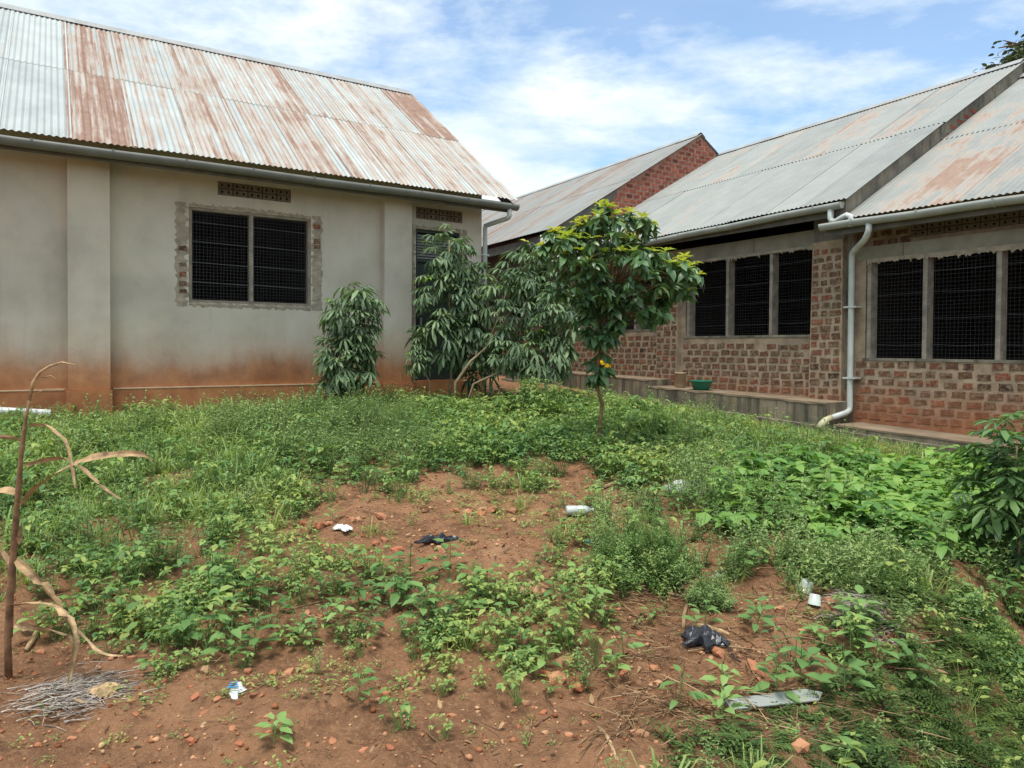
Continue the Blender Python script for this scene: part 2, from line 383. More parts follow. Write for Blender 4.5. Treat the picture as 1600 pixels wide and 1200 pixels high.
# soil
k = Mat('soil', 0.97, 0.08); v = k.coords('World')
c0 = k.ramp(k.noise(v, 1.1, 8, 0.68), [(0.25, srgb(106, 80, 60)), (0.42, srgb(136, 100, 74)), (0.58, srgb(156, 116, 86)), (0.78, srgb(172, 136, 104))])
c0 = k.mix(k.ramp(k.noise(v, 7, 7, 0.72), [(0.46, BW0), (0.68, (0.75, 0.75, 0.75, 1))]), c0, srgb(84, 60, 46))
c0 = k.mix(k.ramp(k.noise(v, 42, 5, 0.75), [(0.5, BW0), (0.68, (0.7, 0.7, 0.7, 1))]), c0, srgb(176, 136, 102))
vor = k.n('ShaderNodeTexVoronoi'); k.l(v, vor.inputs['Vector']); vor.inputs['Scale'].default_value = 38
grit = k.ramp(vor.outputs['Distance'], [(0.12, BW1), (0.28, BW0)])
gsel = k.mix(1.0, grit, k.ramp(k.noise(v, 6, 4), [(0.45, BW0), (0.6, BW1)]), 'MULTIPLY')
c0 = k.mix(k.math('MULTIPLY', gsel, 0.7), c0, vor.outputs['Color']) if False else k.mix(k.math('MULTIPLY', gsel, 0.6), c0, srgb(184, 142, 106))
hb = k.math('ADD', k.math('MULTIPLY', k.noise(v, 24, 7, 0.7), 1.0), k.math('MULTIPLY', gsel, 0.35))
k.col(c0); k.bump(hb, 1.0, 0.045); M['soil'] = k.m

# leaves
def leafmat(name, lo, mid, hi, mode='obj', trans=0.3, rough=0.45, spec=0.4):
    k = Mat(name, rough, spec)
    if mode == 'obj': fac = k.rnd()
    else: fac = k.attr('tint', 'GEOMETRY').outputs['Fac']
    g = k.n('ShaderNodeNewGeometry')
    fac = k.math('ADD', fac, k.math('MULTIPLY', k.math('SUBTRACT', k.noise(k.coords('World'), 18, 3), 0.5), 0.3))
    c = k.ramp(fac, [(0.05, lo), (0.5, mid), (0.95, hi)])
    c = k.mix(k.math('MULTIPLY', g.outputs['Backfacing'], 0.3), c, tuple(min(1, x * 1.25 + 0.01) for x in mid[:3]) + (1,))
    k.col(c)
    tr = k.n('ShaderNodeBsdfTranslucent'); k.l(k.mix(1.0, c, (1.25, 1.2, 0.6, 1), 'MULTIPLY'), tr.inputs[0])
    mxs = k.n('ShaderNodeMixShader'); mxs.inputs[0].default_value = trans
    k.l(k.p.outputs[0], mxs.inputs[1]); k.l(tr.outputs[0], mxs.inputs[2]); k.l(mxs.outputs[0], k.out.inputs[0])
    M[name] = k.m
leafmat('cassava_leaf', (0.065, 0.12, 0.06, 1), (0.12, 0.195, 0.095, 1), (0.2, 0.29, 0.14, 1), 'obj', 0.25, 0.5, 0.45)
leafmat('near_cassava_leaf', (0.05, 0.11, 0.04, 1), (0.09, 0.175, 0.055, 1), (0.15, 0.26, 0.08, 1), 'obj', 0.3, 0.45, 0.4)
leafmat('young_cassava_leaf', (0.09, 0.18, 0.03, 1), (0.14, 0.26, 0.04, 1), (0.2, 0.34, 0.05, 1), 'obj')
leafmat('tree_leaf', (0.05, 0.11, 0.05, 1), (0.085, 0.165, 0.07, 1), (0.135, 0.24, 0.09, 1), 'obj', 0.22, 0.38, 0.5)
leafmat('tree_leaf_mass', (0.05, 0.11, 0.05, 1), (0.085, 0.165, 0.07, 1), (0.135, 0.24, 0.09, 1), 'attr', 0.22, 0.38, 0.5)
leafmat('tree_young_leaf', (0.2, 0.33, 0.05, 1), (0.36, 0.46, 0.06, 1), (0.48, 0.48, 0.08, 1), 'obj', 0.35, 0.4, 0.4)
leafmat('grass', (0.145, 0.235, 0.07, 1), (0.23, 0.34, 0.1, 1), (0.37, 0.45, 0.16, 1), 'attr', 0.35, 0.55, 0.3)
leafmat('weed', (0.085, 0.18, 0.06, 1), (0.175, 0.3, 0.085, 1), (0.33, 0.4, 0.11, 1), 'attr', 0.32, 0.55, 0.3)
leafmat('pale_weed', (0.15, 0.24, 0.08, 1), (0.22, 0.32, 0.115, 1), (0.3, 0.39, 0.15, 1), 'attr', 0.3, 0.65, 0.2)
leafmat('bean', (0.09, 0.2, 0.045, 1), (0.16, 0.315, 0.07, 1), (0.27, 0.43, 0.1, 1), 'attr', 0.35, 0.5, 0.35)
leafmat('shaded_fern', (0.04, 0.075, 0.02, 1), (0.075, 0.13, 0.035, 1), (0.13, 0.19, 0.045, 1), 'attr', 0.25, 0.6, 0.2)  # darker greens: mossy tone with the shade of the bank painted in
leafmat('broadleaf', (0.1, 0.21, 0.06, 1), (0.17, 0.3, 0.09, 1), (0.26, 0.4, 0.12, 1), 'obj', 0.32, 0.5, 0.3)
leafmat('far_tree_leaf', (0.03, 0.05, 0.025, 1), (0.05, 0.075, 0.035, 1), (0.08, 0.11, 0.045, 1), 'attr', 0.2, 0.6, 0.2)

# ------------------------------------------------------------------ ground
def axis(lo, hi, step, far, grow=1.35):
    a = list(np.arange(lo, hi + 1e-6, step)); s_ = step
    while a[-1] < far: s_ *= grow; a.append(a[-1] + s_)
    s_ = step
    while a[0] > -far: s_ *= grow; a.insert(0, a[0] - s_)
    return np.array(a)
def fast_mesh(name, V, T, mats, tint=None, smooth=False, matidx=None):
    me = bpy.data.meshes.new(name); n = T.shape[1]
    me.vertices.add(len(V)); me.vertices.foreach_set('co', np.ascontiguousarray(V, np.float32).ravel())
    me.loops.add(T.size); me.loops.foreach_set('vertex_index', np.ascontiguousarray(T, np.int32).ravel())
    me.polygons.add(len(T)); me.polygons.foreach_set('loop_start', np.arange(0, T.size, n, dtype=np.int32))
    if smooth: me.polygons.foreach_set('use_smooth', np.ones(len(T), bool))
    for q in mats: me.materials.append(q)
    if matidx is not None: me.polygons.foreach_set('material_index', matidx.astype(np.int32))
    me.update(calc_edges=True)
    if tint is not None:
        a = me.attributes.new('tint', 'FLOAT', 'POINT'); a.data.foreach_set('value', tint.astype(np.float32))
    return me
gx = axis(-8.5, 7.5, 0.05, 400); gy = axis(1.6, 13.5, 0.05, 400)
GX, GY = np.meshgrid(gx, gy); GZ = terrain(GX, GY)
V = np.stack([GX.ravel(), GY.ravel(), GZ.ravel()], 1); nx_, ny_ = len(gx), len(gy)
ii = (np.arange(ny_ - 1)[:, None] * nx_ + np.arange(nx_ - 1)[None, :]).ravel()
ground = link('ground', fast_mesh('ground', V, np.stack([ii, ii + 1, ii + nx_ + 1, ii + nx_], 1), [M['soil']], smooth=True))
tag(ground, 'red brown bare soil of the yard', None, None, 'structure')

# ------------------------------------------------------------------ building frames
A1, A2 = R(57.4), R(-32.7)
P1 = Vector((-4.6080643, 10.2237916, 0)); P2 = Vector((4.71059814, 11.11827923, 0))
ROT_L = math.atan2(math.cos(A1), math.sin(A1))                   # local x runs right along the wall, local y into the building
ROT_R = math.atan2(-math.cos(A2), -math.sin(A2))
def wpt(O, rz, u, y, z):
    c, s_ = math.cos(rz), math.sin(rz)
    return Vector((O.x + c * u - s_ * y, O.y + s_ * u + c * y, z))
def LP(u, y, z): return wpt(P1, ROT_L, u, y, z)
def RP(u, y, z): return wpt(P2, ROT_R, u, y, z)

def corrugated(w, L, pitch=0.076, amp=0.009, spw=6):
    mb = MB(); n = int(round(w / pitch * spw)); v = []
    for j in (0, 1, 2):
        for i in range(n + 1):
            x = w * i / n; v.append((x, L * j / 2, amp * math.sin(2 * math.pi * x / pitch)))
    f = [(j * (n + 1) + i, j * (n + 1) + i + 1, (j + 1) * (n + 1) + i + 1, (j + 1) * (n + 1) + i) for j in (0, 1) for i in range(n)]
    return mb.add(v, f)
def roof_slope(parent, u0, u1, y_e, z_e, y_r, z_r, rows, w, mat, rusts, name='roof_sheet', k=0.0, back=True):
    """Sheets from the eave (y_e, z_e) up to the ridge; rows overlap; each sheet is its own object."""
    th = math.atan2(z_r - z_e, y_r - y_e); Ls = math.hypot(z_r - z_e, y_r - y_e); ov = 0.16
    Lrow = (Ls + ov * (rows - 1)) / rows
    cols = int(round((u1 - u0) / w)); w = (u1 - u0) / cols
    me = corrugated(w + 0.05, Lrow).mesh(name, mat, True)
    me_s = None; rng = random.Random(int(abs(u0) * 100) + rows)
    for r_ in range(rows):
        d0 = r_ * (Lrow - ov)
        for c in range(cols):
            u = u0 + c * w
            lift = 0.005 * r_ + 0.002 * (c % 2)
            jig = rng.uniform(-0.012, 0.012)
            yy = y_e + math.cos(th) * (d0 + jig) - math.sin(th) * lift
            zz_ = z_e + math.sin(th) * (d0 + jig) + math.cos(th) * lift + k * u
            mt = Matrix.Translation((u, yy, zz_)) @ Matrix.Rotation(-math.atan(k), 4, 'Y') @ Matrix.Rotation(th + rng.uniform(-0.0015, 0.0015), 4, 'X')
            o = link(name, me, parent, mt)
            q = rusts[r_] if r_ < len(rusts) else [0.4]
            o['rust'] = float(q[c % len(q)])
    return th
def ridge_cap(u0, u1, y_r, z_r, th, mat, parent, k=0.0):
    mb = MB(); n = int((u1 - u0) / 0.038)
    a = 0.19
    for i in range(n):
        ua = u0 + (u1 - u0) * i / n; ub = u0 + (u1 - u0) * (i + 1) / n
        ea = 0.012 * (i % 2); eb = 0.012 * ((i + 1) % 2)
        def row(u, e):
            return [(u, y_r - (a + e) * math.cos(th), z_r - (a + e) * math.sin(th) + 0.035 + k * u), (u, y_r - 0.03, z_r + 0.045 + k * u), (u, y_r + 0.03, z_r + 0.045 + k * u), (u, y_r + a * math.cos(th), z_r - a * math.sin(th) + 0.035 + k * u)]
        mb.add(row(ua, ea) + row(ub, eb), [(0, 4, 5, 1), (1, 5, 6, 2), (2, 6, 7, 3)])
    return mb.build('ridge_cap', mat, parent)
def gutter_mb(u0, u1, y, z, r_=0.075, deep=0.03, k=0.0, seg=10):
    """Half-round trough open at the top with rolled lips, closed ends and strap brackets."""
    mb = MB(); prof = [(-r_, deep)] + [(-r_ * math.cos(math.pi * i / seg), -r_ * math.sin(math.pi * i / seg)) for i in range(seg + 1)] + [(r_, deep)]
    inn = [(p * 0.93, q * 0.93 + (0 if q > 0 else 0.0)) for p, q in prof]
    n = 14; v = []; m_ = len(prof)
    for i in range(n + 1):
        u = u0 + (u1 - u0) * i / n; sag = 0.006 * math.sin(i * 1.7)
        v += [(u, y + p, z + q + k * u + sag) for p, q in prof] + [(u, y + p, z + q + k * u + sag) for p, q in inn]
    f = []; st = 2 * m_
    for i in range(n):
        for j in range(m_ - 1):
            f.append((i * st + j, i * st + j + 1, (i + 1) * st + j + 1, (i + 1) * st + j))
            f.append((i * st + m_ + j, (i + 1) * st + m_ + j, (i + 1) * st + m_ + j + 1, i * st + m_ + j + 1))
        for j in (0, m_ - 1):
            f.append((i * st + j, (i + 1) * st + j, (i + 1) * st + m_ + j, i * st + m_ + j))
    mb.add(v, f)
    for u in (u0, u1):
        e = 0.004 if u == u1 else -0.004
        mb.add([(u + e, y + p, z + q + k * u) for p, q in prof], [tuple(range(m_))])
    return mb
def brackets(parent, u0, u1, step, y, z, r_, mat, k=0.0):
    seg = 8
    mb = MB(); prof = [(-r_ * 1.06 * math.cos(math.pi * i / seg), -r_ * 1.06 * math.sin(math.pi * i / seg)) for i in range(seg + 1)]
    prof = [(prof[0][0], 0.04)] + prof + [(prof[-1][0], 0.04)]
    v = []
    for x in (-0.014, 0.014): v += [(x, p, q) for p, q in prof]
    n = len(prof); mb.add(v, [(i, i + 1, n + i + 1, n + i) for i in range(n - 1)])
    me = mb.mesh('gutter_bracket', mat)
    u = u0
    while u < u1:
        link('gutter_bracket', me, parent, Matrix.Translation((u, y, z + k * u))); u += step
def wire_grid(u0, u1, z0, z1, y, du, dz, r_, rng, skip=0.02):
    mb = MB()
    def wire(a, b):
        d = (Vector(b) - Vector(a)); t = d.normalized(); p = Vector((0, 1, 0)); q = t.cross(p)
        v = []
        for P_ in (Vector(a), Vector(b)):
            for kk in range(3):
                an = 2 * math.pi * kk / 3; v.append(P_ + (p * math.cos(an) + q * math.sin(an)) * r_)
        mb.add(v, [(0, 1, 4, 3), (1, 2, 5, 4), (2, 0, 3, 5)])
    u = u0 + du * 0.5
    while u < u1:
        n = 4; pts = [(u + rng.uniform(-0.006, 0.006), y + rng.uniform(-0.006, 0.002), z0 + (z1 - z0) * i / n) for i in range(n + 1)]
        for a, b in zip(pts, pts[1:]): wire(a, b)
        u += du
    z = z0 + dz * 0.5; c = 0
    while z < z1:
        n = 4; pts = [(u0 + (u1 - u0) * i / n, y - 0.004 + rng.uniform(-0.005, 0.002), z + rng.uniform(-0.006, 0.006)) for i in range(n + 1)]
        for a, b in zip(pts, pts[1:]): wire(a, b)
        z += dz; c += 1
    return mb
def ragged(u0, u1, z_top, z_bot, y, rng, amp=0.05, step=0.045, thick=0.02, flip=False):
    """Strip of squeezed-out mortar with a ragged lower edge."""
    mb = MB(); u = u0; pts = []
    while u < u1 + 1e-4:
        pts.append((u, z_bot + .03 * float(vnoise(u * 3.1, z_bot * 7)) + rng.uniform(-amp, amp * 0.4) * rng.random() ** 2.2)); u += step * rng.uniform(0.3, 1.2)
    pts[-1] = (u1, pts[-1][1])
    n = len(pts)
    v = [(u, y, z_top) for u, _ in pts] + [(u, y, zb) for u, zb in pts] + [(u, y + thick, zb) for u, zb in pts]
    f = [(i, i + 1, n + i + 1, n + i) for i in range(n - 1)] + [(n + i, n + i + 1, 2 * n + i + 1, 2 * n + i) for i in range(n - 1)]
    return mb.add(v, f)
RNG = random.Random(11)
def brick_mesh(L, H, D, rng, mat):
    """A brick face with knocked corners and a chamfer, proud of the mortar."""
    out_ = []
    def side(a, b, n):
        for i in range(n):
            t = i / n
            out_.append(((a[0] + (b[0] - a[0]) * t) + rng.uniform(-.006, .006), (a[1] + (b[1] - a[1]) * t) + rng.uniform(-.006, .006)))
    e = rng.uniform(0.0, 0.012)
    c = [(0 + e, 0), (L, rng.uniform(0, .012)), (L - rng.uniform(0, .01), H), (rng.uniform(0, .015), H - rng.uniform(0, .012))]
    side(c[0], c[1], 3); side(c[1], c[2], 2); side(c[2], c[3], 3); side(c[3], c[0], 2)
    n = len(out_); cx = sum(p[0] for p in out_) / n; cz = sum(p[1] for p in out_) / n
    v = [(p[0], 0.02, p[1]) for p in out_] + [(cx + (p[0] - cx) * 0.93, -D + rng.uniform(-.002, .002), cz + (p[1] - cz) * 0.88) for p in out_]
    f = [(i, (i + 1) % n, n + (i + 1) % n, n + i) for i in range(n)] + [tuple(n + i for i in range(n))]
    return MB().add(v, f).mesh('brick', mat)
BR = {}
for cls, L_ in (('s', 0.185), ('h', 0.1), ('m', 0.145)):
    BR[cls] = [brick_mesh(L_, 0.093, 0.007, RNG, M['brick']) for _ in range(14)]
GB = [brick_mesh(0.2, 0.085, 0.008, RNG, M['gable_brick']) for _ in range(8)]
def lay_bricks(parent, u0, u1, z0, z1, y, rng, row=0.125, joint=0.034, holes=(), mix_='s', zk=0.0, rot=None, meshes=None):
    n = 0; z = z0; r_ = 0
    while z + 0.09 < z1:
        u = u0 + (0.0 if r_ % 2 == 0 else -0.11)
        while u < u1 - 0.05:
            cls = rng.choice(mix_); L_ = {'s': 0.185, 'h': 0.1, 'm': 0.145}[cls]
            ua, ub = u, u + L_
            sc = 1.0
            if ua < u0 + 0.005: ua = u0 + 0.005
            if ub > u1 - 0.005: ub = u1 - 0.005
            if ub - ua > 0.055:
                cz = z + 0.045; cu = (ua + ub) / 2
                if not any(h[0] < cu < h[1] and h[2] < cz < h[3] for h in holes) and rng.random() > 0.02:
                    me = rng.choice(BR[cls]); sx = (ub - ua) / L_ * rng.uniform(0.92, 1.04)
                    mt = Matrix.Translation((ua, y, z + rng.uniform(-.007, .007))) @ Matrix.Rotation(rng.uniform(-.015, .015), 4, 'Y') @ Matrix.Diagonal((sx, 1, rng.uniform(0.85, 1.12), 1))
                    link('brick', me, parent, mt); n += 1
            u += L_ + joint * rng.uniform(0.7, 1.4)
        z += row; r_ += 1
    return n

# ================================================================== left building: the plastered hall
hall = empty('plastered_hall', P1, ROT_L)
tag(hall, 'plastered beige hall with a steep rust streaked iron roof and soil stained base', 'building')
U0, U1, YB = -7.0, 4.81, 8.15
win = (0.0, 1.75, 2.17, 3.53); door = (3.53, 4.39, 0.98, 3.55)
vent1 = (0.39, 1.44, 3.74, 3.94); vent2 = (3.53, 4.42, 3.72, 3.92)
mb = MB(); pierced(mb, [U0, U1], [0.0, 4.36], 0.0, 0.22, [win, door, vent1, vent2]); wall = mb.build('wall', M['plaster'], hall)
EAVE_Y, EAVE_Z, RID_Y, RID_Z = -0.6, 4.115, 3.9, 7.28
th = math.atan2(RID_Z - EAVE_Z, RID_Y - EAVE_Y)
def roofz(y): return RID_Z - abs(y - RID_Y) * math.tan(th)
for (ua, ub) in ((U1 - 0.22, U1), (U0, U0 + 0.22)):
    MB().prism([(0.222, 0), (YB - 0.222, 0), (YB - 0.222, roofz(YB) - 0.05), (RID_Y, RID_Z - 0.05), (0.222, roofz(0.222) - 0.05)], ua, ub, 'x').build('gable_wall', M['plaster'], hall)
MB().box(U0, U1, YB - 0.22, YB, 0, 4.36).build('wall', M['plaster'], hall)
MB().box(U0 + 0.2, U1 - 0.2, 0.2, YB - 0.2, 0.85, 0.95).build('floor', M['shaded_interior'], hall)
MB().box(U0 + 0.221, U1 - 0.221, 3.9, 4.0, 0.95, 4.3).build('partition', M['shaded_interior'], hall)
mb = MB()
pl = MB().box(U0, 3.5, -0.045, -0.001, 0, 0.955).build('plinth', M['plaster'], hall)
MB().box(4.42, U1 + 0.045, -0.045, -0.001, 0, 0.955).build('plinth', M['plaster'], hall)
for (a, b) in ((-1.47, -0.99), (2.9, 3.38), (-5.85, -5.37)):
    p = MB().box(a, b, -0.17, -0.001, 0.956, 4.3).build('pilaster', M['plaster'], hall)
    MB().box(a - 0.02, b + 0.02, -0.215, -0.046, 0, 0.953).build('pilaster_base', M['plaster'], p)
for (a, b) in ((U0, -1.51), (-.95, 2.87), (3.41, 3.5), (4.42, U1 + .045)):
    MB().box(a, b, -0.052, -0.002, 0.956, 0.97).build('plinth_edge', M['edge_render'], pl)
# roof
roof = MB().box(U0 - 0.3, U1 + 0.34, RID_Y - 0.04, RID_Y + 0.04, RID_Z - 0.2, RID_Z - 0.06).build('roof', M['fascia_timber'], hall)
lo_r = [0.35, 0.3, 0.4, 0.3, 0.25, 0.05, 0.02, 0.06, 0.72, 0.46, 0.56, 0.5, 0.56, 0.48, 0.52, 0.46, 0.54]
up_r = [0.3, 0.4, 0.4, 0.35, 0.3, 0.25, 0.25, 0.22, 0.64, 0.5, 0.54, 0.5, 0.56, 0.48, 0.5, 0.46, 0.76]
roof_slope(roof, U0 - 0.35, 5.14, EAVE_Y, EAVE_Z, RID_Y, RID_Z, 2, 0.74, M['rusty_iron'], [lo_r, up_r])
mb = MB(); yb2 = 2 * RID_Y - EAVE_Y
mb.add([(U0 - 0.35, RID_Y, RID_Z), (5.14, RID_Y, RID_Z), (5.14, yb2, EAVE_Z), (U0 - 0.35, yb2, EAVE_Z)], [(0, 1, 2, 3)])
bs = mb.build('back_slope', M['old_iron'], roof)
ridge_cap(U0 - 0.35, 5.14, RID_Y, RID_Z, th, M['old_iron'], roof)
for yy in (0.5, 1.7, 2.9):
    MB().box(U0 - 0.3, 5.08, yy - 0.03, yy + 0.03, roofz(yy) - 0.11, roofz(yy) - 0.03).build('purlin', M['fascia_timber'], roof)
MB().box(U0 - 0.35, 5.12, -0.515, -0.487, 3.90, 4.07).build('fascia_board', M['fascia_timber'], hall)
MB().add([(5.095, EAVE_Y + .09, EAVE_Z - 0.03), (5.095, RID_Y, RID_Z - 0.04), (5.095, RID_Y, RID_Z - 0.19), (5.095, EAVE_Y + .09, EAVE_Z - 0.2),
          (5.125, EAVE_Y + .09, EAVE_Z - 0.03), (5.125, RID_Y, RID_Z - 0.04), (5.125, RID_Y, RID_Z - 0.19), (5.125, EAVE_Y + .09, EAVE_Z - 0.2)],
         [(0, 1, 2, 3), (7, 6, 5, 4), (0, 4, 5, 1), (3, 2, 6, 7), (0, 3, 7, 4)]).build('barge_board', M['fascia_timber'], hall)
g = gutter_mb(U0 - 0.35, 5.18, -0.595, 4.0, 0.07, 0.03).build('gutter', M['gutter_plastic'], hall, True)
brackets(g, U0, 5.15, 0.86, -0.595, 4.0, 0.07, M['gutter_plastic'])
dp = MB().tube([(5.02, -0.595, 3.95), (5.02, -0.595, 3.83), (5.015, -0.58, 3.80), (5.0, -0.55, 3.785), (4.9, -0.08, 3.73), (4.875, -0.03, 3.72), (4.87, -0.02, 3.67), (4.87, -0.02, 0.6)], 0.042, 10).build('downpipe', M['white_pipe'], hall, True)
MB().box(4.80, 4.93, -0.07, 0.03, 3.18, 3.21).build('pipe_clip', M['white_pipe'], dp)
# vent blocks: pierced plates set into the wall
def vent_block(parent, v, n, mat, y=0.0):
    w = (v[1] - v[0]) / n; h_ = (v[3] - v[2]) / 2
    mbv = MB(); a = w - 0.012; b = h_ - 0.01
    pierced(mbv, [0, a], [0, b], 0.008, 0.09, [(a * .2, a * .34, b * .3, b * .72), (a * .66, a * .8, b * .3, b * .72)])
    me = mbv.mesh('vent_block', mat)
    for i in range(n):
        for j in range(2): link('vent_block', me, parent, Matrix.Translation((v[0] + i * w + .006, y, v[2] + j * h_ + .005)))
simple('vent_clay', srgb(108, 98, 86), 0.95, 0.2, 8)
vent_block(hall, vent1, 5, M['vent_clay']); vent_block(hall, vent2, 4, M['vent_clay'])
for v_ in (vent1, vent2): MB().box(v_[0] - .02, v_[1] + .02, 0.1, 0.13, v_[2] - .02, v_[3] + .02).build('vent_shade_sheet', M['shaded_interior'], hall)  # dark sheets added behind the slots to stand for the shade inside
# the hall window: timber frame, mullion, wire mesh, broken plaster round the opening
wn = MB(); 
wn.box(win[0], win[0] + .045, 0.02, .12, win[2], win[3]); wn.box(win[1] - .045, win[1], 0.02, .12, win[2], win[3])
wn.box(win[0] + .045, win[1] - .045, 0.021, .12, win[2], win[2] + .04); wn.box(win[0] + .045, win[1] - .045, 0.021, .12, win[3] - .045, win[3])
wo = wn.build('window', M['frame_timber'], hall)
MB().box(.86 - .027, .86 + .027, 0.012, .11, win[2] + .04, win[3] - .045).build('mullion', M['post_timber'], wo)
tag(wire_grid(win[0] + .03, win[1] - .03, win[2] + .03, win[3] - .03, 0.012, 0.047, 0.047, 0.0014, random.Random(2)).build('wire_mesh', M['wire'], wo), kind='stuff')
for zc in (2.46, 2.74, 3.04, 3.32):
    MB().tube([(win[0] + .03, .05, zc + .01), (.83, .05, zc - .012)], 0.006, 5).build('reinforcing_bar', M['wire'], wo)
    MB().tube([(.88, .05, zc - .0), (win[1] - .03, .05, zc - .022)], 0.006, 5).build('reinforcing_bar', M['wire'], wo)
def surround(parent, o, widths, rng, bricks=9):
    l, r_, t, b = widths; mb = MB()
    def strip(a0, a1, b_in, b_out, vertical):
        n = max(4, int((a1 - a0) / 0.035)); v = []
        for i in range(n + 1):
            a = a0 + (a1 - a0) * i / n; jo = rng.uniform(-.022, .022)
            row = [b_in, b_in + (b_out - b_in) * 0.5, b_out + jo]
            ys = [rng.uniform(-.004, .006), -rng.uniform(.002, .012), -0.0015]
            for q, y in zip(row, ys): v.append((q, y, a) if vertical else (a, y, q))
        mb.add(v, [(i * 3 + j, i * 3 + j + 1, (i + 1) * 3 + j + 1, (i + 1) * 3 + j) for i in range(n) for j in (0, 1)])
    strip(o[2] - b, o[3] + t, o[0], o[0] - l, True); strip(o[2] - b, o[3] + t, o[1], o[1] + r_, True)
    if t: strip(o[0], o[1], o[3], o[3] + t, False)
    if b: strip(o[0], o[1], o[2], o[2] - b, False)
    s_ = mb.build('window_surround', M['rough_mortar'], parent)
    for i in range(bricks):
        left = i % 2 == 0; z = o[2] + 0.05 + (o[3] - o[2] - 0.15) * rng.random(); wd = l if left else r_
        u = (o[0] - wd * 0.8) if left else (o[1] + wd * 0.2)
        me = rng.choice(BR['h']); link('brick', me, s_, Matrix.Translation((u, -.008, z)) @ Matrix.Diagonal((wd * 0.65 / 0.1, 1, rng.uniform(.55, 1.0), 1)))
    return s_
surround(hall, win, (0.17, 0.17, 0.05, 0.06), random.Random(5), 10)
surround(hall, (door[0], door[1], 1.0, door[3]), (0.13, 0.13, 0.06, 0.0), random.Random(6), 8)
# louvred door of the hall
dr = MB().box(door[0] + .05, door[1] - .05, .1, .14, .99, 3.0).build('door', M['door_paint'], hall)
fr = MB(); fr.box(door[0], door[0] + .048, .06, .16, .98, 3.55); fr.box(door[1] - .048, door[1], .06, .16, .98, 3.55); fr.box(door[0] + .048, door[1] - .048, .06, .16, 3.5, 3.55); fr.box(door[0] + .048, door[1] - .048, .06, .16, 3.0, 3.05)
fr.build('door_frame', M['door_paint'], dr)
sl_me = MB().box(door[0] + .05, door[1] - .05, -.03, .03, -.004, .004).mesh('louvre_slat', M['metal_strip'])
for i in range(9): link('louvre_slat', sl_me, dr, Matrix.Translation((0, .11, 3.08 + i * .047)) @ Matrix.Rotation(0.7, 4, 'X'))
MB().box(door[0] + .12, door[0] + .15, .06, .1, 1.9, 2.05).build('handle', M['metal_strip'], dr)

# ================================================================== right: three stepped brick classroom blocks
KR = -0.018   # their roofs climb slightly towards the right along local x when negative s is right
def make_posts(parent, us, y0, y1, z0, z1, w):
    for u in us: MB().box(u - w / 2, u + w / 2, y0, y1, z0, z1).build('post', M['post_timber'], parent)
def open_window(parent, o, posts, rng, pw=0.055, left_jamb=True):
    sill = MB().box(o[0] - .04, o[1] + .04, -.012, .16, o[2] - .035, o[2] - .001).build('window', M['cement'], parent)
    make_posts(sill, posts, 0.0, 0.16, o[2], o[3] + .02, pw)
    edges = sorted([o[0]] + [p for p in posts] + [o[1]])
    tag(wire_grid(o[0], o[1], o[2], o[3], -0.004, 0.05, 0.05, 0.0008, rng).build('wire_mesh', M['wire'], sill), kind='stuff')
    for a, b in zip(edges, edges[1:]):
        for t in (0.14, 0.4, 0.64, 0.85):
            z = o[2] + (o[3] - o[2]) * t
            MB().tube([(a, .02, z + rng.uniform(-.015, .015)), ((a + b) / 2, .02, z + rng.uniform(-.02, .0)), (b, .02, z + rng.uniform(-.015, .015))], 0.0025, 4).build('horizontal_wire', M['wire'], sill)
    return sill
def prism_gable(u0, u1, pts, parent, name, mat):
    return MB().prism(pts, u0, u1, 'x').build(name, mat, parent)

# --- middle block (u from -6.3 to 0.74)
mid = empty('brick_classroom_block', P2, ROT_R)
tag(mid, 'middle brick classroom block with pale grey iron roof and green basin on its veranda', 'building')
MU0, MU1 = -6.25, 0.62
w1 = (-2.72, -0.08, 1.78, 3.15); w2 = (-5.6, -3.45, 1.93, 3.15)
pierced(MB(), [], [], 0, 0, []) if False else None
mwall = pierced(MB(), [MU0, MU1], [0.0, 3.41], 0.0, 0.22, [w1, w2]).build('wall', M['mortar'], mid)
MB().box(MU0, MU1, 9.8, 10.0, 0, 3.85).build('wall', M['mortar'], mid)
MB().box(MU0 + .01, MU1 - .01, .23, 9.79, 0.6, 0.82).build('floor', M['shaded_interior'], mid)
MB().box(MU0 + .01, MU1 - .01, 3.5, 3.6, 0.82, 5.4).build('partition', M['shaded_interior'], mid)
MB().box(-3.12, -3.02, .225, 3.49, 0.82, 3.6).build('partition', M['shaded_interior'], mid)
rg = random.Random(21)
lay_bricks(mwall, -2.78, -0.06, 0.84, 1.755, 0.0, rg, 0.118, 0.03, (), 'sssm')
lay_bricks(mwall, -6.2, -3.45, 1.0, 1.9, 0.0, rg, 0.118, 0.03, (), 'sssm')
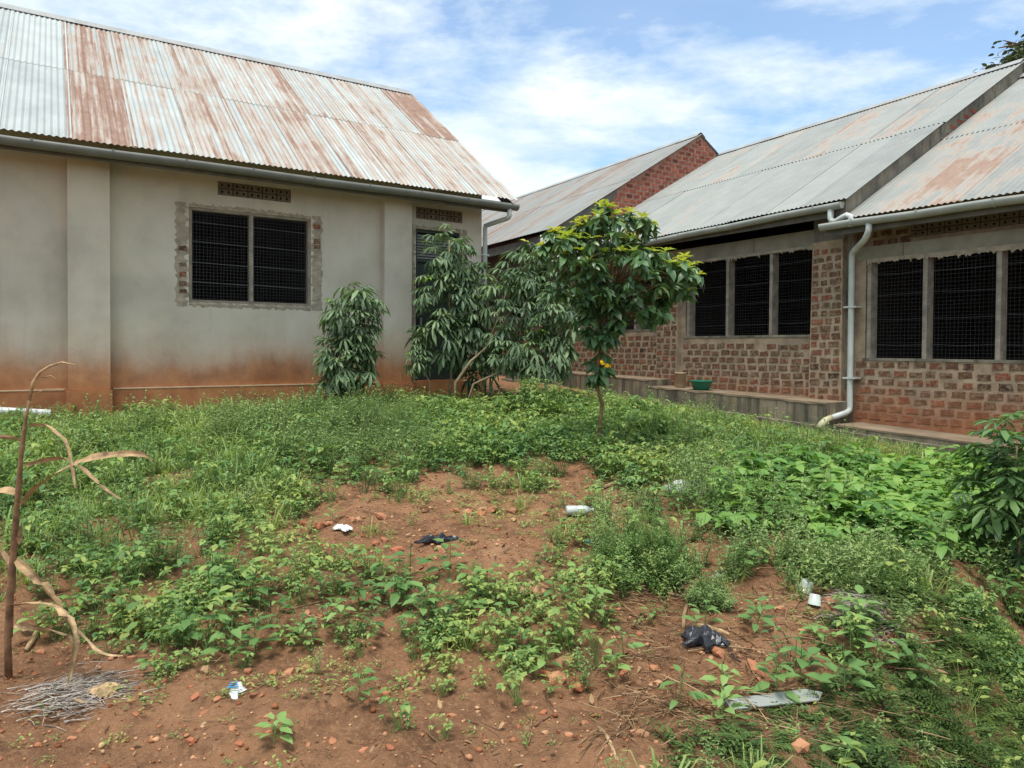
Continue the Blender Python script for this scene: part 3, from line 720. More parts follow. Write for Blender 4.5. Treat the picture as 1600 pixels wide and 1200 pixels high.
# piers stand proud and are bricked on the face
def pier(parent, u0, u1, z0, z1, rng, y=-0.11, lean=0.05):
    p = MB().add([(u0 - lean, y, z0), (u1, y, z0), (u1, y, z1), (u0, y, z1), (u0 - lean, -0.001, z0), (u1, -0.001, z0), (u1, -0.001, z1), (u0, -0.001, z1)],
        [(0, 1, 2, 3), (0, 3, 7, 4), (1, 5, 6, 2), (3, 2, 6, 7), (0, 4, 5, 1)]).build('pier', M['mortar'], parent)
    z = z0 + 0.03; r_ = 0
    while z + .1 < z1:
        l = u0 - lean * (1 - (z - z0) / (z1 - z0)); pat = [['s', 'h', 'h'], ['h', 'h', 's'], ['m', 'm', 'm'], ['h', 's', 'h']][r_ % 4 if rng.random() < .75 else rng.randrange(4)]
        tot = sum({'s': .185, 'h': .1, 'm': .145}[c] for c in pat); gap = (u1 - l - tot) / len(pat); u = l + gap * .3
        for c in pat:
            link('brick', rng.choice(BR[c]), p, Matrix.Translation((u, y, z + rng.uniform(-.008, .008))) @ Matrix.Rotation(rng.uniform(-.018, .018), 4, 'Y') @ Matrix.Diagonal((rng.uniform(.95, 1.1), 1, rng.uniform(.85, 1.1), 1)))
            u += {'s': .185, 'h': .1, 'm': .145}[c] + gap * rng.uniform(.8, 1.2)
        z += 0.117; r_ += 1
    return p
pier(mid, 0.0, 0.5, 0.5, 3.19, random.Random(31))
pier(mid, -3.38, -2.84, 0.7, 3.19, random.Random(32), -0.09, 0.02)
open_window(mid, w1, [-2.66, -1.745, -0.84], random.Random(41))
open_window(mid, w2, [-5.5, -4.1], random.Random(42))
for a, b in ((-2.78, -1.185), (-1.17, -.045)): MB().box(a, b, -.012, .1, 3.16, 3.40).build('lintel', M['lintel'], mid)
MB().box(-6.2, -3.4, -.012, .1, 3.16, 3.40).build('lintel', M['lintel'], mid)
MB().box(0.5, 0.62, -.02, .1, 1.0, 3.45).build('corner_render', M['cement'], mid)
MB().box(-.02, .5, -.06, -.001, 3.195, 3.62).build('pier_cap', M['cement'], mid)
ragged(-2.74, -0.05, 3.165, 3.12, -.02, rg, 0.06, .022).build('mortar_edge', M['rough_mortar'], mid)
ragged(-5.6, -3.45, 3.165, 3.12, -.02, rg, 0.06, .022).build('mortar_edge', M['rough_mortar'], mid)
MY_E, MZ_E, MY_R, MZ_R = -0.5, 3.68, 5.0, 6.83
KM = 0.018
mth = math.atan2(MZ_R - MZ_E, MY_R - MY_E); mtan = math.tan(mth)
mroof = MB().box(-6.3, .7, MY_R - .04, MY_R + .04, MZ_R - .25, MZ_R - .12).build('roof', M['fascia_timber'], mid)
rr = random.Random(51)
roof_slope(mroof, -6.3, 0.76, MY_E, MZ_E, MY_R, MZ_R, 2, 0.74, M['grey_iron'], [[.1, .15, .25, .15, .3, .2, .15, .25, .15, .2], [.3, .4, .25, .42, .3, .3, .5, .35, .5, .25]], k=KM)
ridge_cap(-6.3, 0.76, MY_R, MZ_R, mth, M['old_iron'], mroof, KM)
MB().add([(-6.3, MY_R, MZ_R - .1), (.76, MY_R, MZ_R), (.76, 10.5, MZ_E), (-6.3, 10.5, MZ_E - .1)], [(0, 1, 2, 3)]).build('back_slope', M['old_iron'], mroof)
def gable_pts(ye, ze, yr, zr, drop, y0=0.0):
    t = (zr - ze) / (yr - ye); f = lambda y: zr - abs(y - yr) * t - drop
    return [(y0, 0.0), (10.0, 0.0), (10.0, f(10.0)), (yr, f(yr)), (y0, f(y0))]
prism_gable(0.50, 0.621, gable_pts(MY_E, MZ_E, MY_R, MZ_R, 0.05, 0.222), mid, 'gable_wall', M['shaded_interior'])
# rendered upstand between the two roofs with a patch of bare brick
up = MB(); t_ = mtan
def rz_m(y): return MZ_R - (MY_R - y) * t_
up.add([(0.625, -0.4, rz_m(-.4) - .03), (0.625, MY_R, rz_m(MY_R) - .03), (0.625, MY_R, rz_m(MY_R) - .5), (0.625, -0.4, rz_m(-.4) - .42),
        (0.725, -0.4, rz_m(-.4) - .03), (0.725, MY_R, rz_m(MY_R) - .03), (0.725, MY_R, rz_m(MY_R) - .5), (0.725, -0.4, rz_m(-.4) - .42)],
       [(0, 1, 2, 3), (7, 6, 5, 4), (0, 4, 5, 1), (3, 2, 6, 7), (0, 3, 7, 4), (1, 5, 6, 2)])
upo = up.build('gable_upstand', M['cement'], mid)
bgm = [brick_mesh(0.2, 0.085, 0.006, RNG, M['gable_brick']) for _ in range(3)]
for i in range(4):
    for j in range(2):
        y = 2.35 + i * .22 + (j % 2) * .1; z = rz_m(y) - .28 + j * .1
        link('brick', bgm[(i + j) % 3], upo, Matrix.Translation((0.725, y, z)) @ Matrix.Rotation(R(90), 4, 'Z') @ Matrix.Diagonal((1, 1, .9, 1)))
MB().box(-6.25, .62, -.42, -.392, 3.47, 3.64).build('fascia_board', M['fascia_timber'], mid)
g = gutter_mb(-6.3, 0.72, -0.5, 3.61, 0.062, 0.03, KM).build('gutter', M['white_gutter'], mid, True)
brackets(g, -6.0, .7, 0.9, -0.5, 3.61, 0.062, M['white_gutter'], KM)
MB().tube([(0.55, -.5, 3.58), (0.55, -.5, 3.44), (0.57, -.5, 3.40), (0.63, -.5, 3.385), (.74, -.5, 3.43), (.80, -.5, 3.45), (.86, -.5, 3.42), (.87, -.5, 3.36), (.87, -.5, 3.28)], 0.043, 10).build('transfer_pipe', M['white_pipe'], mid, True)
# verandas
def slab(parent, name, u0, u1, y0, y1, zt0, zt1, zb0, zb1, mat, top=None):
    o = MB().add([(u0, y0, zb0), (u1, y0, zb1), (u1, y1, zb1), (u0, y1, zb0), (u0, y0, zt0), (u1, y0, zt1), (u1, y1, zt1), (u0, y1, zt0)],
        [(0, 1, 2, 3), (4, 7, 6, 5), (0, 4, 5, 1), (1, 5, 6, 2), (2, 6, 7, 3), (3, 7, 4, 0)]).build(name, mat, parent)
    if top:
        e = 0.004
        n = 24; v = []
        for i in range(n + 1):
            u = u0 + (u1 - u0) * i / n; z = zt0 + (zt1 - zt0) * i / n + e; j = RNG.uniform(-.012, .02)
            v += [(u, y0 - 0.006 + j * 0.3, z), (u, y1, z), (u, y0 - .006, z - 0.02 - abs(j))]
        MB().add(v, [q for i in range(n) for q in ((i * 3, i * 3 + 1, i * 3 + 4, i * 3 + 3), (i * 3, i * 3 + 3, i * 3 + 5, i * 3 + 2))]).build('screed', top, o)
    return o
slab(mid, 'veranda', -2.98, 0.62, -.65, -.0015, .845, .78, 0.1, 0.0, M['veranda_cement'], M['dusty_cement'])
slab(mid, 'veranda', -8.0, -2.98, -.65, -.0015, 1.06, .965, 0.1, 0.1, M['veranda_cement'], M['dusty_cement'])
slab(mid, 'footing', -8.0, 0.72, -.77, -.655, .80, .45, 0.1, 0.0, M['veranda_cement'])

# --- near (right) block
near = empty('brick_classroom_block', P2, ROT_R)
tag(near, 'brick classroom block with rust stained roof, white gutter and tall downpipe at its corner', 'building')
NU0, NU1 = 0.74, 6.6
w3 = (0.8, 3.95, 1.43, 2.84); w4 = (4.6, 6.0, 1.43, 2.84)
vv = (1.36, 2.92, 3.12, 3.30)
nwall = pierced(MB(), [NU0 - .115, NU1], [0.0, 3.045], 0.0, 0.22, [w3, w4]).build('wall', M['mortar'], near)
MB().box(NU0, NU1, 9.8, 10.0, 0, 3.5).build('wall', M['mortar'], near)
MB().box(NU1 + .001, NU1 + .2, 0, 10, 0, 3.9).build('wall', M['mortar'], near)
MB().box(NU0 + .01, NU1 - .01, .23, 9.79, 0.3, 0.52).build('floor', M['shaded_interior'], near)
MB().box(NU0 + .01, NU1 - .01, 3.5, 3.6, 0.52, 5.1).build('partition', M['shaded_interior'], near)
rg = random.Random(22)
lay_bricks(nwall, 0.66, 4.6, 0.545, 1.39, 0.0, rg, 0.125, 0.034, (), 'sssm')
lay_bricks(nwall, 3.98, 4.56, 1.42, 2.82, 0.0, rg, 0.125, 0.034, (), 'sm')
open_window(near, w3, [0.85, 1.64, 2.54, 3.42], random.Random(43), 0.06)
for a, b in ((.66, 1.335), (1.35, 3.2), (3.215, 4.6)): MB().box(a, b, -.012, .1, 2.855, 3.04).build('lintel', M['lintel'], near)
uwall = pierced(MB(), [NU0 - .115, NU1], [3.046, 3.6], 0.14, 0.24, [vv]).build('upper_wall', M['mortar'], near)
lay_bricks(uwall, 0.8, 4.6, 3.06, 3.5, 0.14, rg, 0.125, 0.034, [(1.3, 2.98, 3.06, 3.36)], 'sssm')
vent_block(near, vv, 7, M['vent_clay'], 0.135); MB().box(vv[0] - .02, vv[1] + .02, .245, .26, vv[2] - .02, vv[3] + .02).build('vent_shade_sheet', M['shaded_interior'], near)  # the same added dark sheet gives these slots their shade
ragged(0.82, 4.0, 2.86, 2.80, -.02, rg, 0.06, .022).build('mortar_edge', M['rough_mortar'], near)
NZ_E, NZ_R = 3.42, 6.57
nroof = MB().box(.8, 6.9, MY_R - .04, MY_R + .04, NZ_R - .25, NZ_R - .12).build('roof', M['fascia_timber'], near)
nth = roof_slope(nroof, 0.73, 6.9, -0.5, NZ_E, MY_R, NZ_R, 2, 0.77, M['grey_iron'], [[.45, .65, .45, .7, .45, .55, .5, .6], [.35, .5, .7, .45, .6, .5, .5, .6]], k=-0.008)
ridge_cap(0.73, 6.9, MY_R, NZ_R, nth, M['old_iron'], nroof)
MB().add([(.73, MY_R, NZ_R), (6.9, MY_R, NZ_R), (6.9, 10.5, NZ_E), (.73, 10.5, NZ_E)], [(0, 1, 2, 3)]).build('back_slope', M['old_iron'], nroof)
MB().box(0.42, 6.9, -.42, -.392, 3.20, 3.37).build('fascia_board', M['fascia_timber'], near)
g = gutter_mb(0.40, 6.9, -0.5, 3.345, 0.066, 0.03, -0.008).build('gutter', M['white_gutter'], near, True)
brackets(g, .9, 6.9, 0.9, -0.5, 3.345, 0.066, M['white_gutter'], -0.008)
dp = MB().tube([(1.13, -.5, 3.30), (1.13, -.5, 3.2), (1.10, -.49, 3.13), (1.02, -.42, 3.08), (.72, -.17, 2.99), (.66, -.13, 2.95), (.65, -.12, 2.88), (.65, -.12, 0.72), (.65, -.13, .66), (.64, -.2, .62), (.62, -.55, .56)], 0.043, 10).build('downpipe', M['white_pipe'], near, True)
MB().tube([(.62, -.53, .563), (.615, -.62, .545), (.60, -.72, .48), (.59, -.76, .42)], 0.05, 10).build('pipe_elbow', M['mossy_pipe'], dp, True)
for z in (2.16, 1.12): MB().box(.56, .75, -.17, -.002, z, z + .025).build('pipe_clip', M['white_pipe'], dp)
slab(near, 'veranda', 0.74, 6.6, -.65, -.0015, .485, .34, 0.0, -.1, M['veranda_cement'], M['dusty_cement'])
slab(near, 'footing', 0.735, 6.6, -.75, -.655, .42, .2, 0.0, -.1, M['veranda_cement'])

# --- far block
far = empty('brick_classroom_block', P2, ROT_R)
tag(far, 'far classroom block with weathered iron roof and red brick gable, highest of the row', 'building')
FU0, FU1 = -19.0, -6.3
fw1 = (-9.3, -7.2, 2.3, 3.6); fw2 = (-12.6, -10.2, 2.3, 3.6)
fwall = pierced(MB(), [FU0, FU1], [0.0, 4.3], 0.0, 0.22, [fw1, fw2]).build('wall', M['dark_wall'], far)
lay_bricks(fwall, -9.6, -6.4, 1.2, 2.25, 0.0, random.Random(23), 0.12, 0.03, (), 'sssm')
open_window(far, fw1, [-9.2, -8.2], random.Random(44)); open_window(far, fw2, [-11.4], random.Random(45))
MB().box(FU0, FU1, 7.6, 7.8, 0, 4.3).build('wall', M['dark_wall'], far)
MB().box(FU0 + .01, FU1 - .01, .23, 7.59, .7, .95).build('floor', M['shaded_interior'], far)
MB().box(FU0 + .01, FU1 - .2, 3.5, 3.6, .95, 5.8).build('partition', M['shaded_interior'], far)
FY_R, FZ_E, FZ_R = 4.2, 4.24 + .11, 7.10 + .11
fth = math.atan2(FZ_R - FZ_E, FY_R + .5); ft = math.tan(fth)
froof = MB().box(FU0, FU1, FY_R - .04, FY_R + .04, FZ_R - .4, FZ_R - .25).build('roof', M['fascia_timber'], far)
roof_slope(froof, FU0 - .2, FU1 + .04, -0.5, FZ_E, FY_R, FZ_R, 2, 0.76, M['old_grey_iron'], [[.55, .3, .7, .3, .4, .75, .3, .4, .6, .35, .5, .7, .35, .5, .6, .3, .4], [.6, .4, .5, .3, .6, .4, .7, .4, .5, .6, .3, .6, .4, .7, .5, .4, .35]], k=0.018)
ridge_cap(FU0 - .2, FU1 + .04, FY_R, FZ_R, fth, M['old_iron'], froof, 0.018)
MB().add([(FU0, FY_R, FZ_R - .3), (FU1 + .04, FY_R, FZ_R - .1), (FU1 + .04, 8.9, FZ_E - .1), (FU0, 8.9, FZ_E - .3)], [(0, 1, 2, 3)]).build('back_slope', M['old_iron'], froof)
kz = 0.018 * FU1
def rz_f(y): return FZ_R - abs(y - FY_R) * ft + kz
gw = MB().prism([(0.0, 0.0), (7.8, 0), (7.8, rz_f(7.8) - .03), (FY_R, rz_f(FY_R) - .03), (0.0, rz_f(0) - .03)], FU1 - .2, FU1, 'x').build('gable_wall', M['gable_mortar'], far)
def rz_mid(y): return MZ_R - abs(y - MY_R) * mtan + KM * FU1
gr = random.Random(61); z = 3.3; row_ = 0
while z < FZ_R:
    y = 0.05 + (row_ % 2) * .11
    while y < 7.0:
        yl = y + .1
        if rz_mid(yl) - .12 < z and z + .09 < rz_f(yl) - .05:
            link('brick', gr.choice(GB), gw, Matrix.Translation((FU1, y, z + gr.uniform(-.006, .006))) @ Matrix.Rotation(R(90), 4, 'Z') @ Matrix.Rotation(gr.uniform(-.03, .03), 4, 'Y') @ Matrix.Diagonal((gr.uniform(.9, 1.08), 1, gr.uniform(.9, 1.1), 1)))
        y += .235
    z += .118; row_ += 1
MB().add([(FU1 + .012, -.42, rz_f(-.42) - .03), (FU1 + .012, 1.4, rz_f(1.4) - .03), (FU1 + .012, 1.25, rz_f(1.25) - .22), (FU1 + .012, -.42, rz_f(-.42) - .24),
          (FU1 + .035, -.42, rz_f(-.42) - .03), (FU1 + .035, 1.4, rz_f(1.4) - .03), (FU1 + .035, 1.25, rz_f(1.25) - .22), (FU1 + .035, -.42, rz_f(-.42) - .24)],
         [(0, 1, 2, 3), (7, 6, 5, 4), (0, 4, 5, 1), (3, 2, 6, 7), (1, 5, 6, 2), (0, 3, 7, 4)]).build('barge_board', M['fascia_timber'], far)
MB().add([(FU0, -.42, 3.95 - .23), (FU1, -.42, 3.95), (FU1, -.42, 4.15), (FU0, -.42, 4.15 - .23), (FU0, -.4, 3.95 - .23), (FU1, -.4, 3.95), (FU1, -.4, 4.15), (FU0, -.4, 4.15 - .23)],
         [(0, 1, 2, 3), (7, 6, 5, 4), (0, 4, 5, 1), (3, 2, 6, 7), (1, 5, 6, 2), (0, 3, 7, 4)]).build('fascia_board', M['fascia_timber'], far)
MB().tube([(-6.75, -.47, 4.14), (-6.75, -.47, 3.9), (-6.72, -.42, 3.83), (-6.6, -.2, 3.75)], .04, 8).build('downpipe', M['white_pipe'], far, True)

# ------------------------------------------------------------------ things on the veranda
def rel(o, parent_pt): o.location = parent_pt
b = MB().lathe([(0.0, .004), (.125, 0), (.135, .012), (.185, .125), (.205, .15), (.21, .158), (.203, .162), (.178, .13), (.128, .02), (0, .016)], 32).build('washing_basin', M['green_plastic'], None, True)
b.location = RP(-1.92, -.44, .833); tag(b, 'round green plastic basin on the veranda edge', 'basin')
c = MB().lathe([(0, .003), (.085, 0), (.095, .02), (.105, .25), (.112, .252), (.112, .265), (.1, .266), (.09, .02), (0, .015)], 24).build('bucket', M['beige_plastic'], None, True)
c.location = RP(-2.52, -.33, .845); tag(c, 'small beige plastic bucket beside the green basin', 'bucket')
j = empty('jerrycan', RP(-4.55, -.42, 1.0), ROT_R + .3); tag(j, 'yellow plastic jerrycan on the veranda behind the young tree', 'jerrycan')
bm = bmesh.new(); bmesh.ops.create_cube(bm, size=1); bmesh.ops.scale(bm, vec=(.26, .15, .3), verts=bm.verts); bmesh.ops.translate(bm, vec=(0, 0, .15), verts=bm.verts)
bmesh.ops.bevel(bm, geom=bm.edges[:], offset=.03, segments=3, affect='EDGES'); me = bpy.data.meshes.new('body'); bm.to_mesh(me); bm.free(); me.materials.append(M['yellow_plastic']); link('body', me, j)
MB().tube([(-.08, 0, .29), (-.08, 0, .35), (.02, 0, .36), (.06, 0, .29)], .014, 8).build('handle', M['yellow_plastic'], j, True)
MB().tube([(.1, 0, .29), (.105, 0, .345)], .026, 10).build('cap', M['black_plastic'], j, True)
#PLANTS#
# ================================================================== plants
def oval(L, Wd, droop, fold, twist=0.0, tipw=0.8):
    """Leaf blade along +x, folded on its midrib: verts, tris."""
    t = [0, 0.3, 0.68, 1.0]; v = [(0, 0, 0)]
    for tt, wv in ((0.3, 1.0), (0.68, tipw)):
        x = L * tt * (1 - 0.25 * droop * tt); z = -droop * L * tt * tt
        v += [(x, Wd / 2 * wv, z + fold * Wd * .5), (x, 0, z), (x, -Wd / 2 * wv, z + fold * Wd * .5)]
    v.append((L * (1 - .25 * droop), 0, -droop * L))
    return np.array(v), np.array([(0, 2, 1), (0, 3, 2), (1, 2, 5), (1, 5, 4), (2, 3, 6), (2, 6, 5), (4, 5, 7), (5, 6, 7)])
def diamond(L, Wd, droop):
    return np.array([(0, 0, 0), (L * .45, Wd / 2, -droop * L * .2), (L, 0, -droop * L), (L * .45, -Wd / 2, -droop * L * .2)]), np.array([(0, 3, 1), (1, 3, 2)])
def rotm(yaw, elev, roll=0.0):
    cy_, sy = math.cos(yaw), math.sin(yaw); ce, se = math.cos(elev), math.sin(elev); cr_, sr = math.cos(roll), math.sin(roll)
    Rz = np.array([[cy_, -sy, 0], [sy, cy_, 0], [0, 0, 1]]); Ry = np.array([[ce, 0, -se], [0, 1, 0], [se, 0, ce]]); Rx = np.array([[1, 0, 0], [0, cr_, -sr], [0, sr, cr_]])
    return Rz @ Ry @ Rx
class TB:
    """Collects triangles with a tint per vertex."""
    def __init__(s): s.v = []; s.t = []; s.c = []; s.n = 0
    def add(s, v, t, tint):
        s.v.append(v); s.t.append(t + s.n); s.c.append(np.full(len(v), tint)); s.n += len(v)
    def put(s, geo, pos, yaw, elev, tint, roll=0.0, sc=1.0):
        s.add((geo[0] * sc) @ rotm(yaw, elev, roll).T + np.asarray(pos), geo[1], tint)
    def stem(s, a, b, w, tint):
        a = np.asarray(a, float); b = np.asarray(b, float); d = b - a; p = np.cross(d, [0.3, .9, .2]); p /= (np.linalg.norm(p) + 1e-9); q = np.cross(d, p); q /= (np.linalg.norm(q) + 1e-9)
        v = [a + p * w, a - p * .5 * w + q * .87 * w, a - p * .5 * w - q * .87 * w, b + p * w * .5, b - p * .25 * w + q * .4 * w, b - p * .25 * w - q * .4 * w]
        s.add(np.array(v), np.array([(0, 1, 4), (0, 4, 3), (1, 2, 5), (1, 5, 4), (2, 0, 3), (2, 3, 5)]), tint)
    def arr(s): return np.concatenate(s.v), np.concatenate(s.t), np.concatenate(s.c)
    def mesh(s, name, mats): 
        V_, T_, C_ = s.arr(); return fast_mesh(name, V_, T_, mats, C_)
rp = random.Random(77)
def U(a, b): return rp.uniform(a, b)
# ---- small plant prototypes
def p_grass(n=20, h=0.26, spread=.07):
    tb = TB()
    for _ in range(n):
        a = U(0, 6.283); r_ = U(0, spread); yaw = a + U(-.6, .6); hh = h * U(.5, 1.15); lean = U(.3, 1.2); w = U(.003, .0055)
        b = np.array([r_ * math.cos(a), r_ * math.sin(a), -.02]); d = np.array([math.cos(yaw), math.sin(yaw), 0]); sd = np.array([-d[1], d[0], 0])
        pts = [b, b + d * hh * lean * .25 + np.array([0, 0, hh * .5]), b + d * hh * lean * .62 + np.array([0, 0, hh * .85]), b + d * hh * lean * 1.15 + np.array([0, 0, hh * (.98 - lean * .35)])]
        v = np.array([pts[0] + sd * w, pts[0] - sd * w, pts[1] + sd * w, pts[1] - sd * w, pts[2] + sd * w * .7, pts[2] - sd * w * .7, pts[3]])
        tb.add(v, np.array([(0, 1, 3), (0, 3, 2), (2, 3, 5), (2, 5, 4), (4, 5, 6)]), U(.2, .8) + (0.25 if rp.random() < .12 else 0))
    return tb.arr()
def p_fine(n=6, h=.36, leaves=12, ls=.03):
    tb = TB()
    for _ in range(n):
        yaw = U(0, 6.283); lean = U(.05, .5); hh = h * U(.55, 1.1); b = np.array([U(-.04, .04), U(-.04, .04), -.02])
        tip = b + np.array([math.cos(yaw) * hh * lean, math.sin(yaw) * hh * lean, hh]); tb.stem(b, tip, .0022, .35)
        for i in range(leaves):
            t = .2 + .8 * (i + rp.random()) / leaves; p = b + (tip - b) * t; a = i * 2.4 + U(-.5, .5)
            tb.put(diamond(ls * U(.7, 1.4) * (1.2 - .5 * t), ls * .42, U(0, .5)), p, a, U(-.2, .8), U(.1, .9))
            if i % 2: tb.put(diamond(ls * U(.5, 1.0), ls * .35, U(0, .5)), p + np.array([math.cos(a), math.sin(a), .1]) * ls * .6, a + 1.0, U(0, .9), U(.3, 1))
    return tb.arr()
def p_mix(n=14, h=.16, ls=.05, wd=.6):
    tb = TB()
    for _ in range(n):
        yaw = U(0, 6.283); hh = h * U(.3, 1.1); r_ = U(.02, .11); b = np.array([U(-.03, .03), U(-.03, .03), -.01]); p = np.array([r_ * math.cos(yaw), r_ * math.sin(yaw), hh])
        tb.stem(b, p, .002, .4); L_ = ls * U(.6, 1.3)
        for dyaw in ((0,) if rp.random() < .4 else (-1.1, 0, 1.1)):
            tb.put(oval(L_, L_ * wd * U(.8, 1.1), U(.1, .5), U(.1, .4)), p, yaw + dyaw + U(-.3, .3), U(-.3, .45), U(.1, .9), U(-.3, .3))
    return tb.arr()
def p_bean(n=9, h=.3, ls=.085):
    tb = TB()
    for _ in range(n):
        yaw = U(0, 6.283); hh = h * U(.35, 1.1); r_ = U(.02, .16); b = np.array([U(-.04, .04), U(-.04, .04), -.02]); p = np.array([r_ * math.cos(yaw), r_ * math.sin(yaw), hh])
        tb.stem(b, p, .0028, .5); L_ = ls * U(.65, 1.2); tn = U(.1, .9)
        for dyaw in (-1.5, 0, 1.5):
            tb.put(oval(L_, L_ * .68, U(.1, .5), U(.05, .3), 0, .72), p + np.array([0, 0, .01]), yaw + dyaw + U(-.25, .25), U(-.35, .35), tn + U(-.12, .12), U(-.3, .3))
    return tb.arr()
def p_low(n=16, ls=.024):
    tb = TB()
    for _ in range(n):
        yaw = U(0, 6.283); r_ = U(.0, .1); p = np.array([r_ * math.cos(yaw), r_ * math.sin(yaw), U(.005, .05)])
        tb.put(diamond(ls * U(.7, 1.6), ls * U(.5, .8), U(0, .4)), p, U(0, 6.28), U(-.2, .7), U(.1, .9))
    return tb.arr()
def p_fern(n=9, h=.2):
    tb = TB()
    for _ in range(n):
        yaw = U(0, 6.283); L_ = U(.12, .26); el = U(.2, 1.0)
        for i in range(9):
            t = i / 8; x = L_ * t * math.cos(el); z = L_ * t * math.sin(el) - .5 * L_ * t * t
            p = np.array([math.cos(yaw) * x, math.sin(yaw) * x, z]); w = .05 * (1 - t * .8)
            for s_ in (-1, 1): tb.put(diamond(w, w * .35, .2), p, yaw + s_ * 1.2, U(-.1, .3), U(.1, .9))
    return tb.arr()
PROTO = {'g': [p_grass(24, U(.12, .2), .1) for _ in range(6)], 'f': [p_fine(7, U(.2, .34)) for _ in range(6)], 'm': [p_mix(15, U(.11, .2), U(.03, .045)) for _ in range(8)],
         'b': [p_bean(8, U(.1, .2), U(.06, .085)) for _ in range(8)], 'l': [p_low() for _ in range(5)], 'k': [p_fern() for _ in range(5)]}
def scatter(name, protos, items, mat, label, minz=None):
    """items: (proto index, x, y, z, yaw, scale, tint shift) -> one mesh."""
    Vs, Ts, Cs = [], [], []; n = 0
    for (pi, x, y, z, yaw, sc, tn) in items:
        v, t, c = protos[pi]; ca, sa = math.cos(yaw) * sc, math.sin(yaw) * sc
        w = np.empty_like(v); w[:, 0] = v[:, 0] * ca - v[:, 1] * sa + x; w[:, 1] = v[:, 0] * sa + v[:, 1] * ca + y; w[:, 2] = v[:, 2] * sc + z
        Vs.append(w); Ts.append(t + n); Cs.append(np.clip(c + tn, 0, 1)); n += len(v)
    o = link(name, fast_mesh(name, np.concatenate(Vs), np.concatenate(Ts), [mat], np.concatenate(Cs)))
    return tag(o, label, name.replace('_', ' '), None, 'stuff')
# cover (0-9) and species read off the photograph on a coarse grid, carried to the ground
GXS = np.arange(0, 1601, 100); GYS = np.array([640, 680, 720, 760, 800, 850, 900, 950, 1000, 1050, 1100, 1150, 1200])
COVER = ["89999996999999866", "99999998999999988", "88999887887899999", "88888644446699999", "88886321226699999", "88884311248888999", "78876633557869999", "45877887753222289",
         "23788656762233489", "11243324661243479", "11111211342124799", "12111101122269999", "01011100012599993"]
SPEC = ["gggggffmmmggggggg", "ggggfffmmmmgggggg", "gggggffmmmmgggbbb", "gggggmmmmmmfbbbbb", "gggggmmlllmfbbbbb", "ggggmmlllmfffbbbm", "gggmmmmmmmffffffm", "gmmmmmmmmmlllllmm",
        "lmmmmmmmmmlmmlmkk", "llmmmlmmmmlmmmmkk", "lllllllmmmlllmkkk", "lgllllllllllkkkkk", "lglllllllllkkkkkk"]
CV = np.array([[int(c) for c in r_] for r_ in COVER], float)
def cover_at(px, py):
    px = np.clip(px, 0, 1599.9); py = np.clip(py, 640, 1199.9)
    i = np.searchsorted(GYS, py, 'right') - 1; i = min(i, len(GYS) - 2); ty = (py - GYS[i]) / (GYS[i + 1] - GYS[i])
    jx = px / 100; j_ = min(int(jx), 15); tx = jx - j_
    c = (CV[i, j_] * (1 - tx) + CV[i, j_ + 1] * tx) * (1 - ty) + (CV[i + 1, j_] * (1 - tx) + CV[i + 1, j_ + 1] * tx) * ty
    ii_ = i + (1 if rp.random() < ty else 0); jj = j_ + (1 if rp.random() < tx else 0)
    return c, SPEC[ii_][jj]
def inside_building(x, y):
    d = Vector((x, y, 0)) - P1; c, s_ = math.cos(ROT_L), math.sin(ROT_L); u, w = d.x * c + d.y * s_, -d.x * s_ + d.y * c
    if -7.2 < u < 4.95 and w > -.06 and not (-1.5 > u): 
        if w > -.06: return True
    if u <= -1.5 and w > -.06: return True
    d = Vector((x, y, 0)) - P2; c, s_ = math.cos(ROT_R), math.sin(ROT_R); u, w = d.x * c + d.y * s_, -d.x * s_ + d.y * c
    return -20 < u < 7 and w > -.8
items = {q: [] for q in 'gfmblk'}
bare = []
NPL = 21000
ysamp = np.sqrt(np.random.rand(NPL) * (13.2 ** 2 - 2.1 ** 2) + 2.1 ** 2); xsamp = (np.random.rand(NPL) * 2 - 1) * (0.82 * ysamp + .3)
zs_ = terrain(xsamp, ysamp)
for x, y, z in zip(xsamp, ysamp, zs_):
    if inside_building(x, y): continue
    px, py = proj(Vector((x, y, z))); c, sp = cover_at(px, py)
    patch = float(vnoise(x * 1.6 + 31, y * 1.6 + 9)) + .5 * float(vnoise(x * 4.1, y * 4.1 + 50))
    pr = c / 9.0 + (patch * 1.1 if c < 8 else patch * .45)
    if rp.random() > pr:
        if rp.random() < .5: bare.append((x, y, z))
        continue
    if sp == 'g' and rp.random() < .5: sp = rp.choice('mmfll')
    elif rp.random() < .2: sp = rp.choice('gmlfm')
    if c < 3.2 and sp not in 'kl' and rp.random() < .6: sp = 'l'
    sc = rp.choice((.5, .7, .85, 1.0, 1.15, 1.6)) * U(.85, 1.15) * (1.0 if y > 5 else .8) * (0.55 + .5 * min(1, c / 8))
    dR = Vector((x, y, 0)) - P2; wR = dR.x * math.sin(ROT_R) - dR.y * math.cos(ROT_R)
    if sp == 'b' and py < 748: sp = rp.choice('ggm')
    if wR < 2.0 and sp != 'b': sc *= .45
    dL = Vector((x, y, 0)) - P1; wL = dL.x * math.sin(ROT_L) - dL.y * math.cos(ROT_L)
    if wL < .8: sc *= .6
    items[sp].append((rp.randrange(len(PROTO[sp])), x, y, z, U(0, 6.28), sc, U(-.22, .22) + patch * .75))
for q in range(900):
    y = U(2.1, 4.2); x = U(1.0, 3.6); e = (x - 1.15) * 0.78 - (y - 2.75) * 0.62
    if -.15 < e < 1.0: items['k' if rp.random() < .7 else 'l'].append((rp.randrange(5), x, y, float(terrain(x, y)), U(0, 6.28), U(.5, 1.3), U(-.3, .3)))
